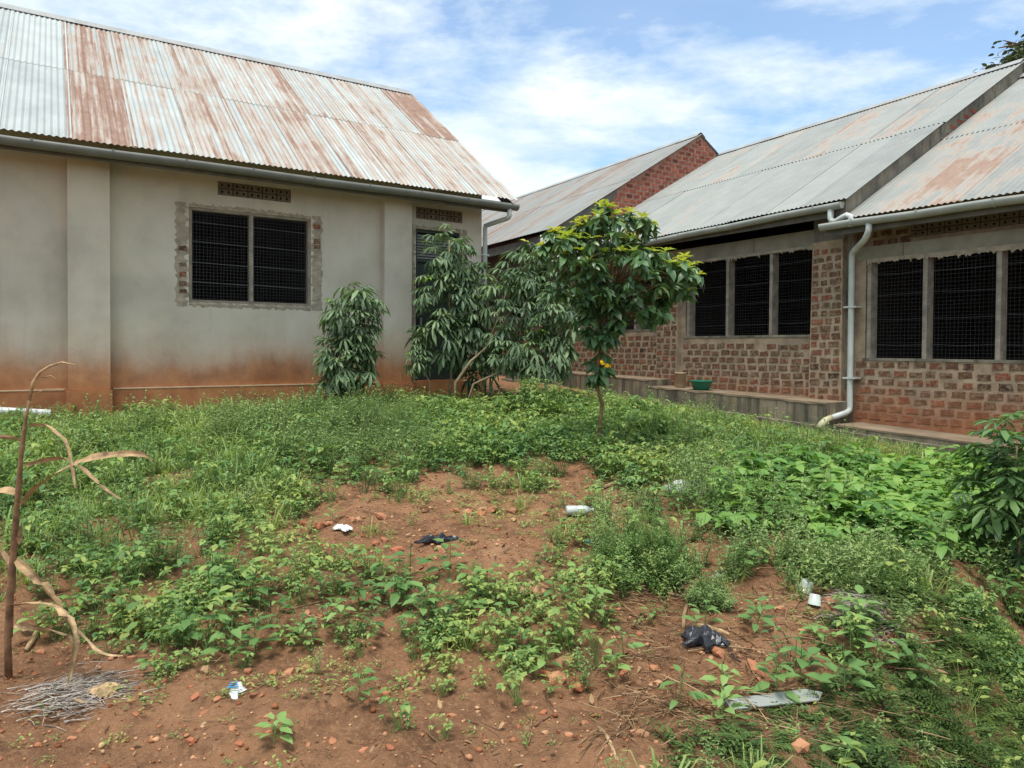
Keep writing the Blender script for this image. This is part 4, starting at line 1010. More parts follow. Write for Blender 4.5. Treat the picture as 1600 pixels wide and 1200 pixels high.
# extra cover for the far strip, where the plants stand close
for q in range(2600):
    y = U(7.2, 12.4); x = U(-7.2, 5.4); 
    if inside_building(x, y): continue
    z = float(terrain(x, y)); px, py = proj(Vector((x, y, z))); c, sp = cover_at(px, py)
    if c < 6 or px < -80 or px > 1680: continue
    if sp == 'b': sp = 'g'
    if sp == 'g' and rp.random() < .45: sp = rp.choice('mmff')
    dR = Vector((x, y, 0)) - P2; wR = dR.x * math.sin(ROT_R) - dR.y * math.cos(ROT_R)
    items[sp].append((rp.randrange(len(PROTO[sp])), x, y, z, U(0, 6.28), U(.6, 1.2) * (.4 if wR < 2.2 else 1), U(-.25, .25)))
scatter('grass', PROTO['g'], items['g'], M['grass'], 'green grass tufts covering the yard')
scatter('feathery_weeds', PROTO['f'], items['f'], M['pale_weed'], 'upright weeds with many small pale leaves')
scatter('low_weeds', PROTO['m'] , items['m'], M['weed'], 'low leafy weeds spreading over the red soil')
scatter('bean_vines', PROTO['b'], items['b'], M['bean'], 'bright green bean leaves massed before the veranda')
scatter('creeping_herbs', PROTO['l'], items['l'], M['weed'], 'tiny creeping herbs on bare soil')
scatter('ferny_growth', PROTO['k'], items['k'], M['shaded_fern'], 'ferny growth on the bank by the path, bank shade in its dark green')

# ---- mounded bushes, each a thing
def bush(px, py, wpx, hpx, kind, mat, label, n, sc=1.0, cat='bush', depth_pad=0.0):
    G = ground_at(px, py); Y = G.y; k_ = F_PX / Y; w = wpx / k_ / 2; h_ = hpx / k_
    root = empty('weed_bush', G); tag(root, label, cat)
    tb = TB(); st = TB()
    for i in range(n):
        a = U(0, 6.283); r_ = math.sqrt(rp.random()); x = r_ * w * math.cos(a); y = r_ * w * .8 * math.sin(a)
        top = h_ * math.sqrt(max(0.02, 1 - r_ * r_)) * U(.75, 1.12); z0 = float(terrain(G.x + x, G.y + y)) - G.z
        st.stem((x * .5, y * .5, z0 - .02), (x, y, z0 + top * .9), .004, .4)
        for j_ in range(4):
            t = (j_ + U(.3, 1)) / 4; pi = rp.randrange(len(PROTO[kind])); v, t_, c = PROTO[kind][pi]; s2 = sc * U(.5, .9); yaw = U(0, 6.28)
            rm = rotm(yaw, U(-.5, .5), U(-.5, .5)); zz_ = z0 + max(0, top * t - .16 * sc)
            tb.add((v * s2) @ rm.T + np.array([x * (.6 + .4 * t), y * (.6 + .4 * t), zz_]), t_, 0); tb.c[-1] = np.clip(c + U(-.2, .2), 0, 1)
    link('stem', st.mesh('stem', [mat]), root); f = link('foliage', tb.mesh('foliage', [mat]), root); f['kind'] = 'stuff'
    return root
bush(580, 690, 175, 85, 'f', M['pale_weed'], 'pale mounded weed bush in front of the hall wall', 70, .8)
bush(838, 662, 150, 88, 'm', M['weed'], 'low leafy bush under the drooping cassava', 60, 1.3)
bush(1005, 905, 170, 105, 'f', M['weed'], 'dense green weed bush at the edge of the bean patch', 70, .75)
bush(1112, 948, 72, 62, 'f', M['pale_weed'], 'small grey green weed bush beside the bare litter patch', 26, .6)
bush(1340, 905, 250, 60, 'f', M['weed'], 'wide feathery weed bush in front of the bean leaves', 80, .7)
bush(1010, 690, 150, 62, 'f', M['weed'], 'soft green weed bush right of the young tree trunk', 60, .8)
bush(1545, 1010, 130, 95, 'm', M['weed'], 'weed bush overhanging the shaded bank', 50, .9)
bush(1460, 1130, 150, 70, 'k', M['shaded_fern'], 'ferny bush growing low on the bank face', 40, 1.0)

# ---- broadleaf seedlings in the foreground: things that share one look
def seedling(seed):
    rs = random.Random(seed); tb = TB(); h_ = rs.uniform(.1, .2)
    tb.stem((0, 0, -.02), (rs.uniform(-.02, .02), rs.uniform(-.02, .02), h_), .0035, .5)
    for i in range(rs.randint(8, 13)):
        t = .25 + .75 * i / 12; a = i * 2.4 + rs.uniform(-.4, .4); L_ = rs.uniform(.05, .095) * (1.15 - .35 * t)
        p = np.array([math.cos(a) * .03 * (1.4 - t), math.sin(a) * .03 * (1.4 - t), h_ * t]); tb.stem((0, 0, h_ * t * .85), p, .0018, .5)
        tb.put(oval(L_, L_ * rs.uniform(.42, .6), rs.uniform(.1, .45), rs.uniform(.1, .35)), p, a, rs.uniform(-.1, .6), .5, rs.uniform(-.3, .3))
    return tb.mesh('broadleaf_weed', [M['broadleaf']])
LAND = [(366, 1083, 'the blue printed sachet'), (1100, 1005, 'the crumpled black bag'), (30, 1000, 'the dry maize stalk'), (1210, 1100, 'the pointed metal offcut'), (820, 930, 'the pinkish husk heap'), (535, 828, 'the small white bag'),
        (682, 848, 'the twisted black strip'), (906, 805, 'the clear lying bottle'), (1265, 935, 'the upturned cups'), (1005, 860, 'the dense weed bush'), (1430, 1110, 'the ferny bank'), (950, 1165, 'the pale wood splinter'), (1110, 915, 'the grey green bush'), (680, 1158, 'the thin dark twig'), (230, 760, 'the grass left of the bare patch'), (1356, 1050, 'the red plastic strip')]
def near_what(px, py): return min(LAND, key=lambda l: (l[0] - px) ** 2 + ((l[1] - py) * 1.6) ** 2)[2]
SEED = [seedling(100 + i) for i in range(7)]
spots = [(140, 893), (215, 900), (265, 975), (250, 1000), (340, 900), (330, 935), (395, 950), (440, 1005), (360, 1035), (500, 940), (560, 965), (600, 915), (640, 910), (700, 905), (735, 915), (760, 945), (905, 915),
         (930, 975), (975, 1030), (960, 1065), (1180, 990), (1270, 1000), (1130, 1090), (1130, 1130), (1215, 1100), (1380, 1055), (1320, 1090), (565, 1100), (430, 1160), (1020, 975), (815, 1025), (850, 1055),
         (230, 730), (520, 815), (660, 975), (690, 1010), (1340, 975), (470, 1010), (530, 1000), (580, 985), (300, 1010), (400, 1030), (620, 945), (870, 945), (720, 970), (790, 980), (1060, 1110), (1250, 1060), (1420, 1080), (110, 960), (60, 1000), (880, 1010), (190, 960), (1160, 900), (1100, 985), (1330, 1020)]
for i, (px, py) in enumerate(spots):
    G = ground_at(px, py); o = link('broadleaf_weed', SEED[i % 7]); o.location = G; o.rotation_euler = (U(-.1, .1), U(-.1, .1), U(0, 6.28)); s_ = U(.75, 1.35); o.scale = (s_, s_, s_)
    tag(o, 'small broadleaf weed with spreading oval leaves near ' + near_what(px, py), 'weed', 'broadleaf weeds over the bare soil')

# ---- cassava
def cassava_leaf(seed, mat, lobes=7, L=.2, droop=.75, name='leaf'):
    rs = random.Random(seed); v = []; t = []
    pl_ = rs.uniform(.12, .2); e = np.array([pl_, 0, pl_ * rs.uniform(.05, .35)])
    v += [(0, 0, .003), (0, .003, -.002), (0, -.003, -.002), (e[0], 0, e[2] + .002), (e[0], .002, e[2] - .002), (e[0], -.002, e[2] - .002)]
    t += [(0, 1, 4), (0, 4, 3), (2, 0, 3), (2, 3, 5), (1, 2, 5), (1, 5, 4)]
    for i in range(lobes):
        a = (i - (lobes - 1) / 2) / ((lobes - 1) / 2) * R(125) + rs.uniform(-.06, .06); l = L * (1 - .38 * abs(a) / R(125)) * rs.uniform(.88, 1.1); w = l * (.2 if L > .185 else .27)
        b = len(v); d = np.array([math.cos(a), math.sin(a), 0]); n_ = np.array([-d[1], d[0], 0]); dr_ = droop * rs.uniform(.75, 1.2)
        def pt(tt, side, lift=0): return e + d * l * tt * (1 - .35 * dr_ * tt) + n_ * w * side + np.array([0, 0, -dr_ * l * tt ** 1.6 + lift])
        for q in (pt(0, 0), pt(.38, .32, .012), pt(.38, 0), pt(.38, -.32, .012), pt(.72, .5, .01), pt(.72, 0), pt(.72, -.5, .01), pt(1, 0)): v.append(tuple(q))
        t += [(b, b + 2, b + 1), (b, b + 3, b + 2), (b + 1, b + 2, b + 5), (b + 1, b + 5, b + 4), (b + 2, b + 3, b + 6), (b + 2, b + 6, b + 5), (b + 4, b + 5, b + 7), (b + 5, b + 6, b + 7)]
    return fast_mesh(name, np.array(v, float), np.array(t), [mat], None)
CL = [cassava_leaf(200 + i, M['cassava_leaf'], 7 + i % 2, random.Random(i).uniform(.19, .25), random.Random(i).uniform(.4, .8)) for i in range(6)]
CY_ = [cassava_leaf(220 + i, M['young_cassava_leaf'], 5, .12, .5) for i in range(3)]
CN = [cassava_leaf(240 + i, M['near_cassava_leaf'], 7, random.Random(i).uniform(.14, .19), random.Random(i).uniform(.2, .5)) for i in range(5)]
def cassava(base, blobs, stems, label, nper, leaves=CL, young=CY_, yf=.06, sc=1.0, seed=1, group=None):
    """blobs: (centre, rx, ry, rz, share) in world space; stems: polylines with radii."""
    rs = random.Random(seed); root = empty('cassava_plant', base); tag(root, label, 'cassava', group)
    for pts, r0, r1 in stems:
        n = len(pts); MB().tube([Vector(p) - base for p in pts], [r0 + (r1 - r0) * i / (n - 1) for i in range(n)], 7).build('stem', M['cassava_stem'], root, True)
    cnt = 0
    for (c, rx, ry, rz_, share) in blobs:
        c = Vector(c)
        for i in range(int(nper * share)):
            while True:
                p = Vector((rs.uniform(-1, 1), rs.uniform(-1, 1), rs.uniform(-1, 1)))
                if .25 < p.length < 1: break
            if p.length < .55 and rs.random() < .5: p = p.normalized() * rs.uniform(.6, .95)
            q = c + Vector((p.x * rx, p.y * ry, p.z * rz_)); yaw = math.atan2(p.y, p.x) + rs.uniform(-.7, .7)
            el = .35 * p.z + rs.uniform(-.45, .35); s_ = sc * rs.uniform(.6, 1.3)
            yng = rs.random() < yf and p.z > .3
            off = Vector((math.cos(yaw), math.sin(yaw), 0)) * .2 * s_
            mt = Matrix.Translation(q - off - base) @ Matrix.Rotation(yaw, 4, 'Z') @ Matrix.Rotation(-el, 4, 'Y') @ Matrix.Rotation(rs.uniform(-.3, .3), 4, 'X') @ Matrix.Scale(s_, 4)
            link('leaf', rs.choice(young if yng else leaves), root, mt); cnt += 1
    return root
def pb(px, py, Y, wpx, hpx, share, dy=None):
    k_ = F_PX / Y; return (at_depth(px, py, Y), wpx / k_, (dy if dy else wpx / k_), hpx / k_, share)
def gz(px, Y):
    r_ = at_depth(px, 600, Y); return Vector((r_.x, r_.y, float(terrain(r_.x, r_.y)) - .03))
# 1 small one against the wall
B = gz(505, 10.3)
cassava(B, [pb(555, 500, 10.3, 50, 50, .5, .5), pb(543, 565, 10.2, 52, 42, .5, .5)],
        [([B, at_depth(512, 590, 10.3), at_depth(535, 540, 10.3), at_depth(550, 470, 10.3)], .02, .01), ([B + Vector((.1, 0, 0)), at_depth(530, 595, 10.25), at_depth(560, 545, 10.25), at_depth(575, 500, 10.3)], .016, .008)],
        'short cassava with drooping leaves standing alone before the hall wall', 298, seed=3, sc=1.05)
# 2 tall one before the door
B = gz(700, 11.3)
cassava(B, [pb(700, 395, 11.3, 44, 36, .22, .4), pb(698, 460, 11.3, 52, 50, .38, .48), pb(690, 525, 11.3, 50, 34, .24, .45), pb(732, 500, 11.3, 32, 50, .16, .35)],
        [([B, at_depth(705, 590, 11.3), at_depth(703, 530, 11.3), at_depth(702, 450, 11.3), at_depth(702, 375, 11.3)], .024, .01)],
        'tallest cassava, upright in front of the hall door', 298, seed=4, sc=1.05)
# 3 leaning mass
B = gz(712, 10.9)
cassava(B, [pb(800, 480, 11.2, 54, 58, .38, .5), pb(795, 545, 11.0, 50, 38, .27, .5), pb(835, 430, 11.3, 52, 38, .35, .45)],
        [([B, at_depth(712, 598, 10.9), at_depth(735, 565, 10.9), at_depth(758, 545, 11.0), at_depth(790, 500, 11.1), at_depth(830, 430, 11.2)], .03, .01), ([at_depth(758, 545, 11.0), at_depth(775, 505, 11.1), at_depth(790, 460, 11.2)], .016, .008)],
        'leaning cassava with thick bent stem between the door and the young tree', 298, seed=5)
B = gz(722, 10.7)
cassava(B, [pb(872, 500, 10.9, 52, 48, .5, .5), pb(850, 555, 10.8, 58, 36, .5, .5)],
        [([B, at_depth(740, 600, 10.7), at_depth(790, 577, 10.8), at_depth(840, 555, 10.85), at_depth(875, 500, 10.9)], .02, .008)],
        'low sprawling cassava behind the young tree, stem lying along the ground', 280, seed=6)
B = gz(668, 11.0)
cassava(B, [pb(650, 560, 11.0, 24, 22, 1, .25)], [([B, at_depth(672, 600, 11), at_depth(655, 560, 11)], .012, .006)], 'small cassava shoot at the foot of the hall doorway', 30, seed=7, sc=.8)
B = gz(760, 11.6)
cassava(B, [pb(752, 470, 11.6, 40, 60, .5, .4), pb(745, 560, 11.5, 46, 40, .5, .45)], [([B, at_depth(757, 560, 11.6), at_depth(752, 480, 11.6), at_depth(750, 430, 11.6)], .018, .008)], 'cassava filling the gap between the tall and the leaning plants', 190, seed=9)
# 6 near one at the right edge
G = ground_at(1590, 905); B = Vector(G); YY = G.y
cassava(B, [pb(1575, 700, YY, 55, 38, .3, .25), pb(1560, 775, YY, 62, 50, .4, .3), pb(1610, 800, YY, 60, 80, .3, .35)],
        [([B, at_depth(1592, 840, YY), at_depth(1585, 760, YY), at_depth(1590, 680, YY)], .014, .006)], 'near cassava with dark palmate leaves beside the bean patch', 120, CN, CN, 0, 1.15, 8)

# ---- the young tree
TY = 7.55
TB_ = gz(936, TY); tree = empty('young_tree', TB_); tag(tree, 'young tree with a bent thin trunk and yellow green shoots on a dark crown', 'tree')
def T(px, py, dy=0.0): return at_depth(px, py, TY + dy) - TB_
MB().tube([Vector((0, 0, -.05)), T(935, 690), T(938, 660), T(941, 632), T(935, 612), T(931, 590), T(936, 560), T(941, 520), T(948, 470), T(952, 420), T(955, 350)], [.022, .02, .019, .021, .018, .017, .017, .017, .015, .012, .006], 8).build('trunk', M['bark'], tree, True)
lb = [oval(.135, .062, .5, .22), oval(.125, .06, .7, .28), oval(.145, .064, .35, .18)]
def leaf_obj_mesh(geo, mat, nm='leaf'): return fast_mesh(nm, geo[0].astype(float), geo[1], [mat], None, True)
LM = [leaf_obj_mesh(q, M['tree_leaf']) for q in lb]; YM = [leaf_obj_mesh(oval(.105, .042, .15, .3), M['tree_young_leaf']), leaf_obj_mesh(oval(.12, .046, .3, .25), M['tree_young_leaf'])]
blobs = [((955, 425), 96, 52, .7, 60, 0), ((958, 355), 60, 34, .5, 36, 1), ((885, 390), 44, 30, .4, 24, 1), ((1040, 430), 48, 32, .45, 32, 1), ((940, 495), 36, 42, .32, 34, 0), ((1010, 475), 42, 26, .4, 18, 0), ((936, 570), 13, 30, .1, 9, 0), ((905, 440), 48, 36, .5, 22, 0), ((950, 450), 50, 40, .35, 24, 0)]
whorls = []; tw = MB(); rs = random.Random(91)
for (cp, wpx, hpx, dd, n, yf) in blobs:
    k_ = F_PX / TY
    for i in range(n):
        while True:
            p = Vector((rs.uniform(-1, 1), rs.uniform(-1, 1), rs.uniform(-1, 1)))
            if p.length < 1: break
        if p.length < .6: p = p.normalized() * rs.uniform(.6, 1)
        q = at_depth(cp[0], cp[1], TY) - TB_ + Vector((p.x * wpx / k_, p.y * dd, p.z * hpx / k_)); whorls.append((q, p, yf))
# a few ends placed where shoots break the outline
for px, py, dy in ((1092, 432, -.1), (1085, 415, .1), (1075, 455, -.15), (935, 322, 0), (985, 330, .1), (1010, 360, -.1), (865, 365, -.1), (850, 385, .1), (820, 380, .2), (1000, 345, -.2), (1040, 395, -.3), (900, 350, 0), (925, 375, -.45), (960, 340, -.3), (880, 400, -.35), (990, 395, -.45), (1060, 405, -.2)):
    whorls.append((T(px, py, dy), Vector((.1, -.3, .9)), 2))
leaves_all = []
for (q, p, yf) in whorls:
    c0 = T(948, min(560, max(400, 480)), 0); ax = Vector((0, 0, 0)); hub = Vector((T(950, 440).x * .6 + q.x * .4, q.y * .4, min(q.z - .06, T(950, 440).z)))
    tw.tube([hub, hub.lerp(q, .6) + Vector((0, 0, -.03)), q], [.006, .0045, .003], 5, False)
    n = rs.randint(9, 13)
    for i in range(n):
        a = i * 2.4 + rs.uniform(-.4, .4); el = rs.uniform(-.75, .25)
        leaves_all.append((q + Vector((0, 0, rs.uniform(-.07, .01))), a, el, rs.uniform(.55, 1.3), rs.uniform(-.7, .7), False))
    if (yf and p.z > -.2) or (p.z > .35 and rs.random() < .7):
        for i in range(rs.randint(4, 7)): leaves_all.append((q + Vector((0, 0, .02)), i * 2.4 + rs.uniform(-.3, .3), rs.uniform(.15, .9), rs.uniform(.7, 1.15), rs.uniform(-.4, .4), True))
tw_o = tw.build('crown', M['bark'], tree)
young = [l for l in leaves_all if l[5]]; old = sorted([l for l in leaves_all if not l[5]], key=lambda l: l[0].y)
young.sort(key=lambda l: l[0].y); sel = young[:160] + old[:140]; rest = young[160:] + old[140:]
for (q, a, el, s_, ro, yg) in sel:
    link('leaf', rs.choice(YM if yg else LM), tw_o, Matrix.Translation(q) @ Matrix.Rotation(a, 4, 'Z') @ Matrix.Rotation(-el, 4, 'Y') @ Matrix.Rotation(ro, 4, 'X') @ Matrix.Scale(s_, 4))
tb = TB(); tb2 = TB()
for (q, a, el, s_, ro, yg) in rest: (tb2 if yg else tb).put(rs.choice(lb), q, a, el, rs.random(), ro, s_ * (.75 if yg else 1))
link('inner_leaves', tb.mesh('inner_leaves', [M['tree_leaf_mass']]), tw_o)['kind'] = 'stuff'
if tb2.n: link('young_shoots', tb2.mesh('young_shoots', [M['tree_young_leaf']]), tw_o)['kind'] = 'stuff'

# ---- dry maize stalk
G = ground_at(14, 1062); MY = G.y; mz = empty('maize_stalk', G); tag(mz, 'dead dry maize stalk with curled brown leaves', 'maize')
def Q(px, py, dy=0.0): return at_depth(px, py, MY + dy) - G
MB().tube([Vector((0, 0, -.04)), Q(12, 1000), Q(13, 996), Q(16, 930), Q(17, 926), Q(21, 860), Q(22, 856), Q(27, 780), Q(28, 776), Q(33, 710), Q(34, 706), Q(40, 655), Q(46, 625)], [.016, .014, .0175, .0145, .0175, .0125, .0155, .0105, .013, .009, .0105, .007, .0055], 8).build('stalk', M['dry_stalk'], mz, True)
MB().tube([Q(46, 625), Q(52, 597), Q(62, 582), Q(78, 572), Q(97, 566), Q(119, 571)], [.006, .007, .007, .006, .004, .002], 6).build('tassel', M['dry_leaf'], mz, True)
MB().tube([Q(66, 590, .02), Q(80, 587, .03), Q(92, 596, .04)], [.003, .0025, .0015], 5).build('tassel', M['dry_leaf'], mz, True)
MB().tube([Q(52, 618, -.02), Q(70, 608, -.04), Q(105, 607, -.06)], [.002, .002, .001], 5).build('tassel', M['dry_leaf'], mz, True)
def ribbon(pts, w, twist=0.8, rs=random.Random(4)):
    v = []; n = 0; P_ = [Vector(p) for p in pts]; fine = []
    for i in range(len(P_) - 1):
        for k_ in range(4):
            t = k_ / 4; p0 = P_[max(i - 1, 0)]; p1 = P_[i]; p2 = P_[i + 1]; p3 = P_[min(i + 2, len(P_) - 1)]
            fine.append(.5 * ((2 * p1) + (p2 - p0) * t + (2 * p0 - 5 * p1 + 4 * p2 - p3) * t * t + (3 * p1 - p0 - 3 * p2 + p3) * t ** 3))
    fine.append(P_[-1]); m_ = len(fine); ph = rs.uniform(0, 6)
    for i, p in enumerate(fine):
        t = i / (m_ - 1); d = (fine[min(i + 1, m_ - 1)] - fine[max(i - 1, 0)]).normalized(); a = ph + twist * t * 3; nn = d.orthogonal().normalized(); nn = Matrix.Rotation(a, 3, d) @ nn; bb = d.cross(nn)
        ww = w * (min(1, .45 + t * 3) * (1 - t ** 3 * .9)) * rs.uniform(.6, 1.2)
        v += [p + nn * ww + bb * ww * .35, p, p - nn * ww + bb * ww * .35]
    mb = MB(); mb.add(v, [(i * 3 + j_, i * 3 + j_ + 1, i * 3 + j_ + 4, i * 3 + j_ + 3) for i in range(m_ - 1) for j_ in (0, 1)]); return mb
for pts, w, dy in (([(45, 663), (75, 664), (95, 680), (108, 710), (117, 762)], .012, -.1), ([(32, 790), (55, 765), (90, 740), (130, 720), (180, 710), (225, 710), (240, 724)], .013, -.15), ([(40, 727), (70, 718), (100, 715), (125, 730), (160, 760), (188, 780)], .011, .12),
                   ([(25, 875), (60, 905), (90, 945), (130, 990), (160, 1018), (192, 1024)], .02, -.12), ([(15, 945), (60, 940), (95, 950), (116, 990), (110, 1050), (104, 1075)], .017, -.2), ([(22, 978), (60, 980), (100, 990), (126, 1012)], .012, .1),
                   ([(34, 690), (10, 683), (-25, 690), (-50, 730)], .01, .05), ([(27, 770), (5, 767), (-30, 775), (-60, 800)], .012, -.05), ([(20, 905), (5, 870), (-15, 850), (-45, 870)], .014, 0.05), ([(28, 850), (32, 830), (37, 805)], .009, -.04)):
    n = len(pts); ribbon([Q(x, y, dy * i / (n - 1)) for i, (x, y) in enumerate(pts)], w * 1.55, U(.3, 1.0)).build('leaf', M['dry_leaf'], mz)

# ---- tree behind the classrooms
FT = Vector((33.0, 41.5, 0)); ft_o = empty('background_tree', FT); tag(ft_o, 'dark tree beyond the classroom roof ridge', 'tree')
TOP = at_depth(1640, 75, 41.5) - FT
MB().tube([Vector((0, 0, -.5)), Vector((0, 0, 8)), Vector((TOP.x * .5, 0, TOP.z - 3))], [.4, .3, .12], 8).build('trunk', M['bark'], ft_o)
tb = TB(); rs = random.Random(5)
for (px, py, wx, hy, n) in ((1578, 96, 22, 7, 140), (1620, 80, 34, 26, 700), (1680, 110, 60, 60, 1500), (1600, 130, 40, 20, 300)):
    c_ = at_depth(px, py, 41.5) - FT; k_ = F_PX / 41.5
    for i in range(n):
        p = Vector((rs.gauss(0, .5), rs.gauss(0, .5), rs.gauss(0, .5))); tb.put(oval(.42, .2, .3, .2), c_ + Vector((p.x * wx / k_, p.y * 2, p.z * hy / k_)), rs.uniform(0, 6.28), rs.uniform(-.6, .6), rs.random(), rs.uniform(-1, 1), rs.uniform(.6, 1.3))
crown = link('crown', tb.mesh('crown', [M['far_tree_leaf']]), ft_o); crown['kind'] = 'stuff'
D = lambda x, y: at_depth(x, y, 41.5) - FT
MB().tube([D(1640, 70), D(1600, 68), D(1575, 72), D(1560, 75)], [.12, .07, .05, .03], 5).build('branch', M['bark'], ft_o)
MB().tube([D(1590, 69), D(1575, 65), D(1567, 63)], [.06, .04, .02], 5).build('branch', M['bark'], ft_o)

# ================================================================== stones, litter
def rock(seed, flat=.7):
    rs = random.Random(seed); bm = bmesh.new(); bmesh.ops.create_icosphere(bm, subdivisions=1, radius=.5)
    for v in bm.verts: v.co *= rs.uniform(.72, 1.2); v.co.z *= flat; v.co.x *= 1.25
    me = bpy.data.meshes.new('stone'); bm.to_mesh(me); bm.free(); me.materials.append(M['stone']); return me
RK = [rock(300 + i, random.Random(i).uniform(.5, .85)) for i in range(9)]
def put_stone(px, py, spx):
    G = ground_at(px, py); s_ = spx / F_PX * G.y; o = link('stone', rp.choice(RK)); o.location = G + Vector((0, 0, s_ * .12)); o.rotation_euler = (U(-.3, .3), U(-.3, .3), U(0, 6.28)); o.scale = (s_ * U(.8, 1.1), s_ * U(.7, 1), s_)
    tag(o, ('large' if spx >= 26 else 'broken' if spx >= 15 else 'tiny') + ' orange brown stone lying near ' + near_what(px, py), 'stone', 'loose stones scattered over the yard')
for px, py, s_ in ((1123, 1022, 24), (852, 1055, 20), (845, 932, 50), (815, 925, 32), (860, 985, 26), (320, 1050, 24), (427, 1053, 16), (452, 1053, 22), (600, 1086, 24), (397, 1087, 14), (305, 1090, 16), (340, 1093, 14), (705, 1120, 16), (560, 815, 16), (495, 825, 22), (460, 835, 20),
                   (448, 822, 20), (475, 820, 18), (512, 820, 16), (418, 835, 16), (550, 815, 18), (588, 850, 16), (597, 810, 22), (730, 805, 22), (710, 800, 18), (752, 805, 18), (620, 860, 18), (560, 885, 22), (600, 845, 16), (770, 800, 24), (800, 800, 22), (990, 900, 26), (1013, 900, 20),
                   (970, 835, 24), (940, 880, 24), (345, 948, 26), (350, 960, 22), (562, 1006, 20), (480, 960, 14), (905, 1075, 34), (870, 1065, 34), (880, 1040, 30), (1020, 1045, 18), (1295, 940, 18), (690, 860, 20), (270, 800, 20), (140, 790, 22), (268, 785, 18), (1180, 1045, 30), (1390, 1080, 22), (1250, 1170, 40), (1000, 1150, 30),
                   (890, 1150, 16), (300, 1160, 20), (420, 1120, 14), (520, 1160, 16), (610, 1170, 18), (250, 1070, 16), (205, 1030, 14), (640, 1080, 14), (760, 1160, 14)):
    put_stone(px, py, s_)
k_ = 0
while k_ < 170:
    px, py = U(0, 1600), U(770, 1190); c, sp = cover_at(px, py)
    if c > 6 or rp.random() < c / 9: continue
    put_stone(px, py, U(6, 15)); k_ += 1
gi = []
pr_ = []
for i in range(5):
    bm = bmesh.new(); bmesh.ops.create_icosphere(bm, subdivisions=1, radius=.5)
    for v in bm.verts: v.co *= U(.7, 1.2); v.co.z *= .7
    bmesh.ops.triangulate(bm, faces=bm.faces); bm.verts.ensure_lookup_table()
    pr_.append((np.array([v.co[:] for v in bm.verts]), np.array([[v.index for v in f.verts] for f in bm.faces]), np.full(len(bm.verts), .5))); bm.free()
k = Mat('gravel', .95, .1); v_ = k.attr('tint', 'GEOMETRY').outputs['Fac']; k.col(k.ramp(v_, [(0, srgb(118, 72, 48)), (.5, srgb(160, 108, 76)), (1, srgb(192, 152, 116))])); M['gravel'] = k.m
for (x, y, z) in bare:
    for q in range(3 if y > 5 else 7):
        xx, yy = x + U(-.2, .2), y + U(-.2, .2); s_ = U(.005, .018) * (2.0 if rp.random() < .12 else 1); gi.append((rp.randrange(5), xx, yy, float(terrain(xx, yy)) + s_ * .15, U(0, 6.28), s_, U(-.5, .5)))
scatter('gravel', pr_, gi, M['gravel'], 'fine gravel and grit strewn over the soil')
# dead straw and twigs: thin bits lying on the soil
st_p = []
for i in range(6):
    tb = TB(); a = np.array([0, 0, .004]); L_ = U(.05, .16); w = U(.0012, .003); b = np.array([L_, U(-.02, .02), U(.004, .02)]); tb.stem(a, (a + b) / 2 + np.array([0, U(-.01, .01), U(0, .01)]), w, .5); tb.stem((a + b) / 2, b, w, .5); st_p.append(tb.arr())
k = Mat('straw', .9, .15); v_ = k.attr('tint', 'GEOMETRY').outputs['Fac']; k.col(k.ramp(v_, [(0, srgb(84, 64, 48)), (.5, srgb(126, 98, 72)), (1, srgb(168, 142, 108))])); M['straw'] = k.m
si = [(rp.randrange(6), x + U(-.1, .1), y + U(-.1, .1), float(terrain(x, y)) + .004, U(0, 6.28), U(.5, 1.3), U(-.5, .5)) for (x, y, z) in bare[::2]]
for q in range(1500):
    px, py = U(930, 1480), U(890, 1110); r_ = ray(px, py); t_ = EYE / -r_.z; x, y = r_.x * t_ * .87, r_.y * t_ * .87
    si.append((rp.randrange(6), x, y, float(terrain(x, y)) + .006, U(0, 6.28), U(.5, 1.5), U(-.5, .5)))
scatter('dead_straw', st_p, si, M['straw'], 'bits of dead straw and twig on the soil')

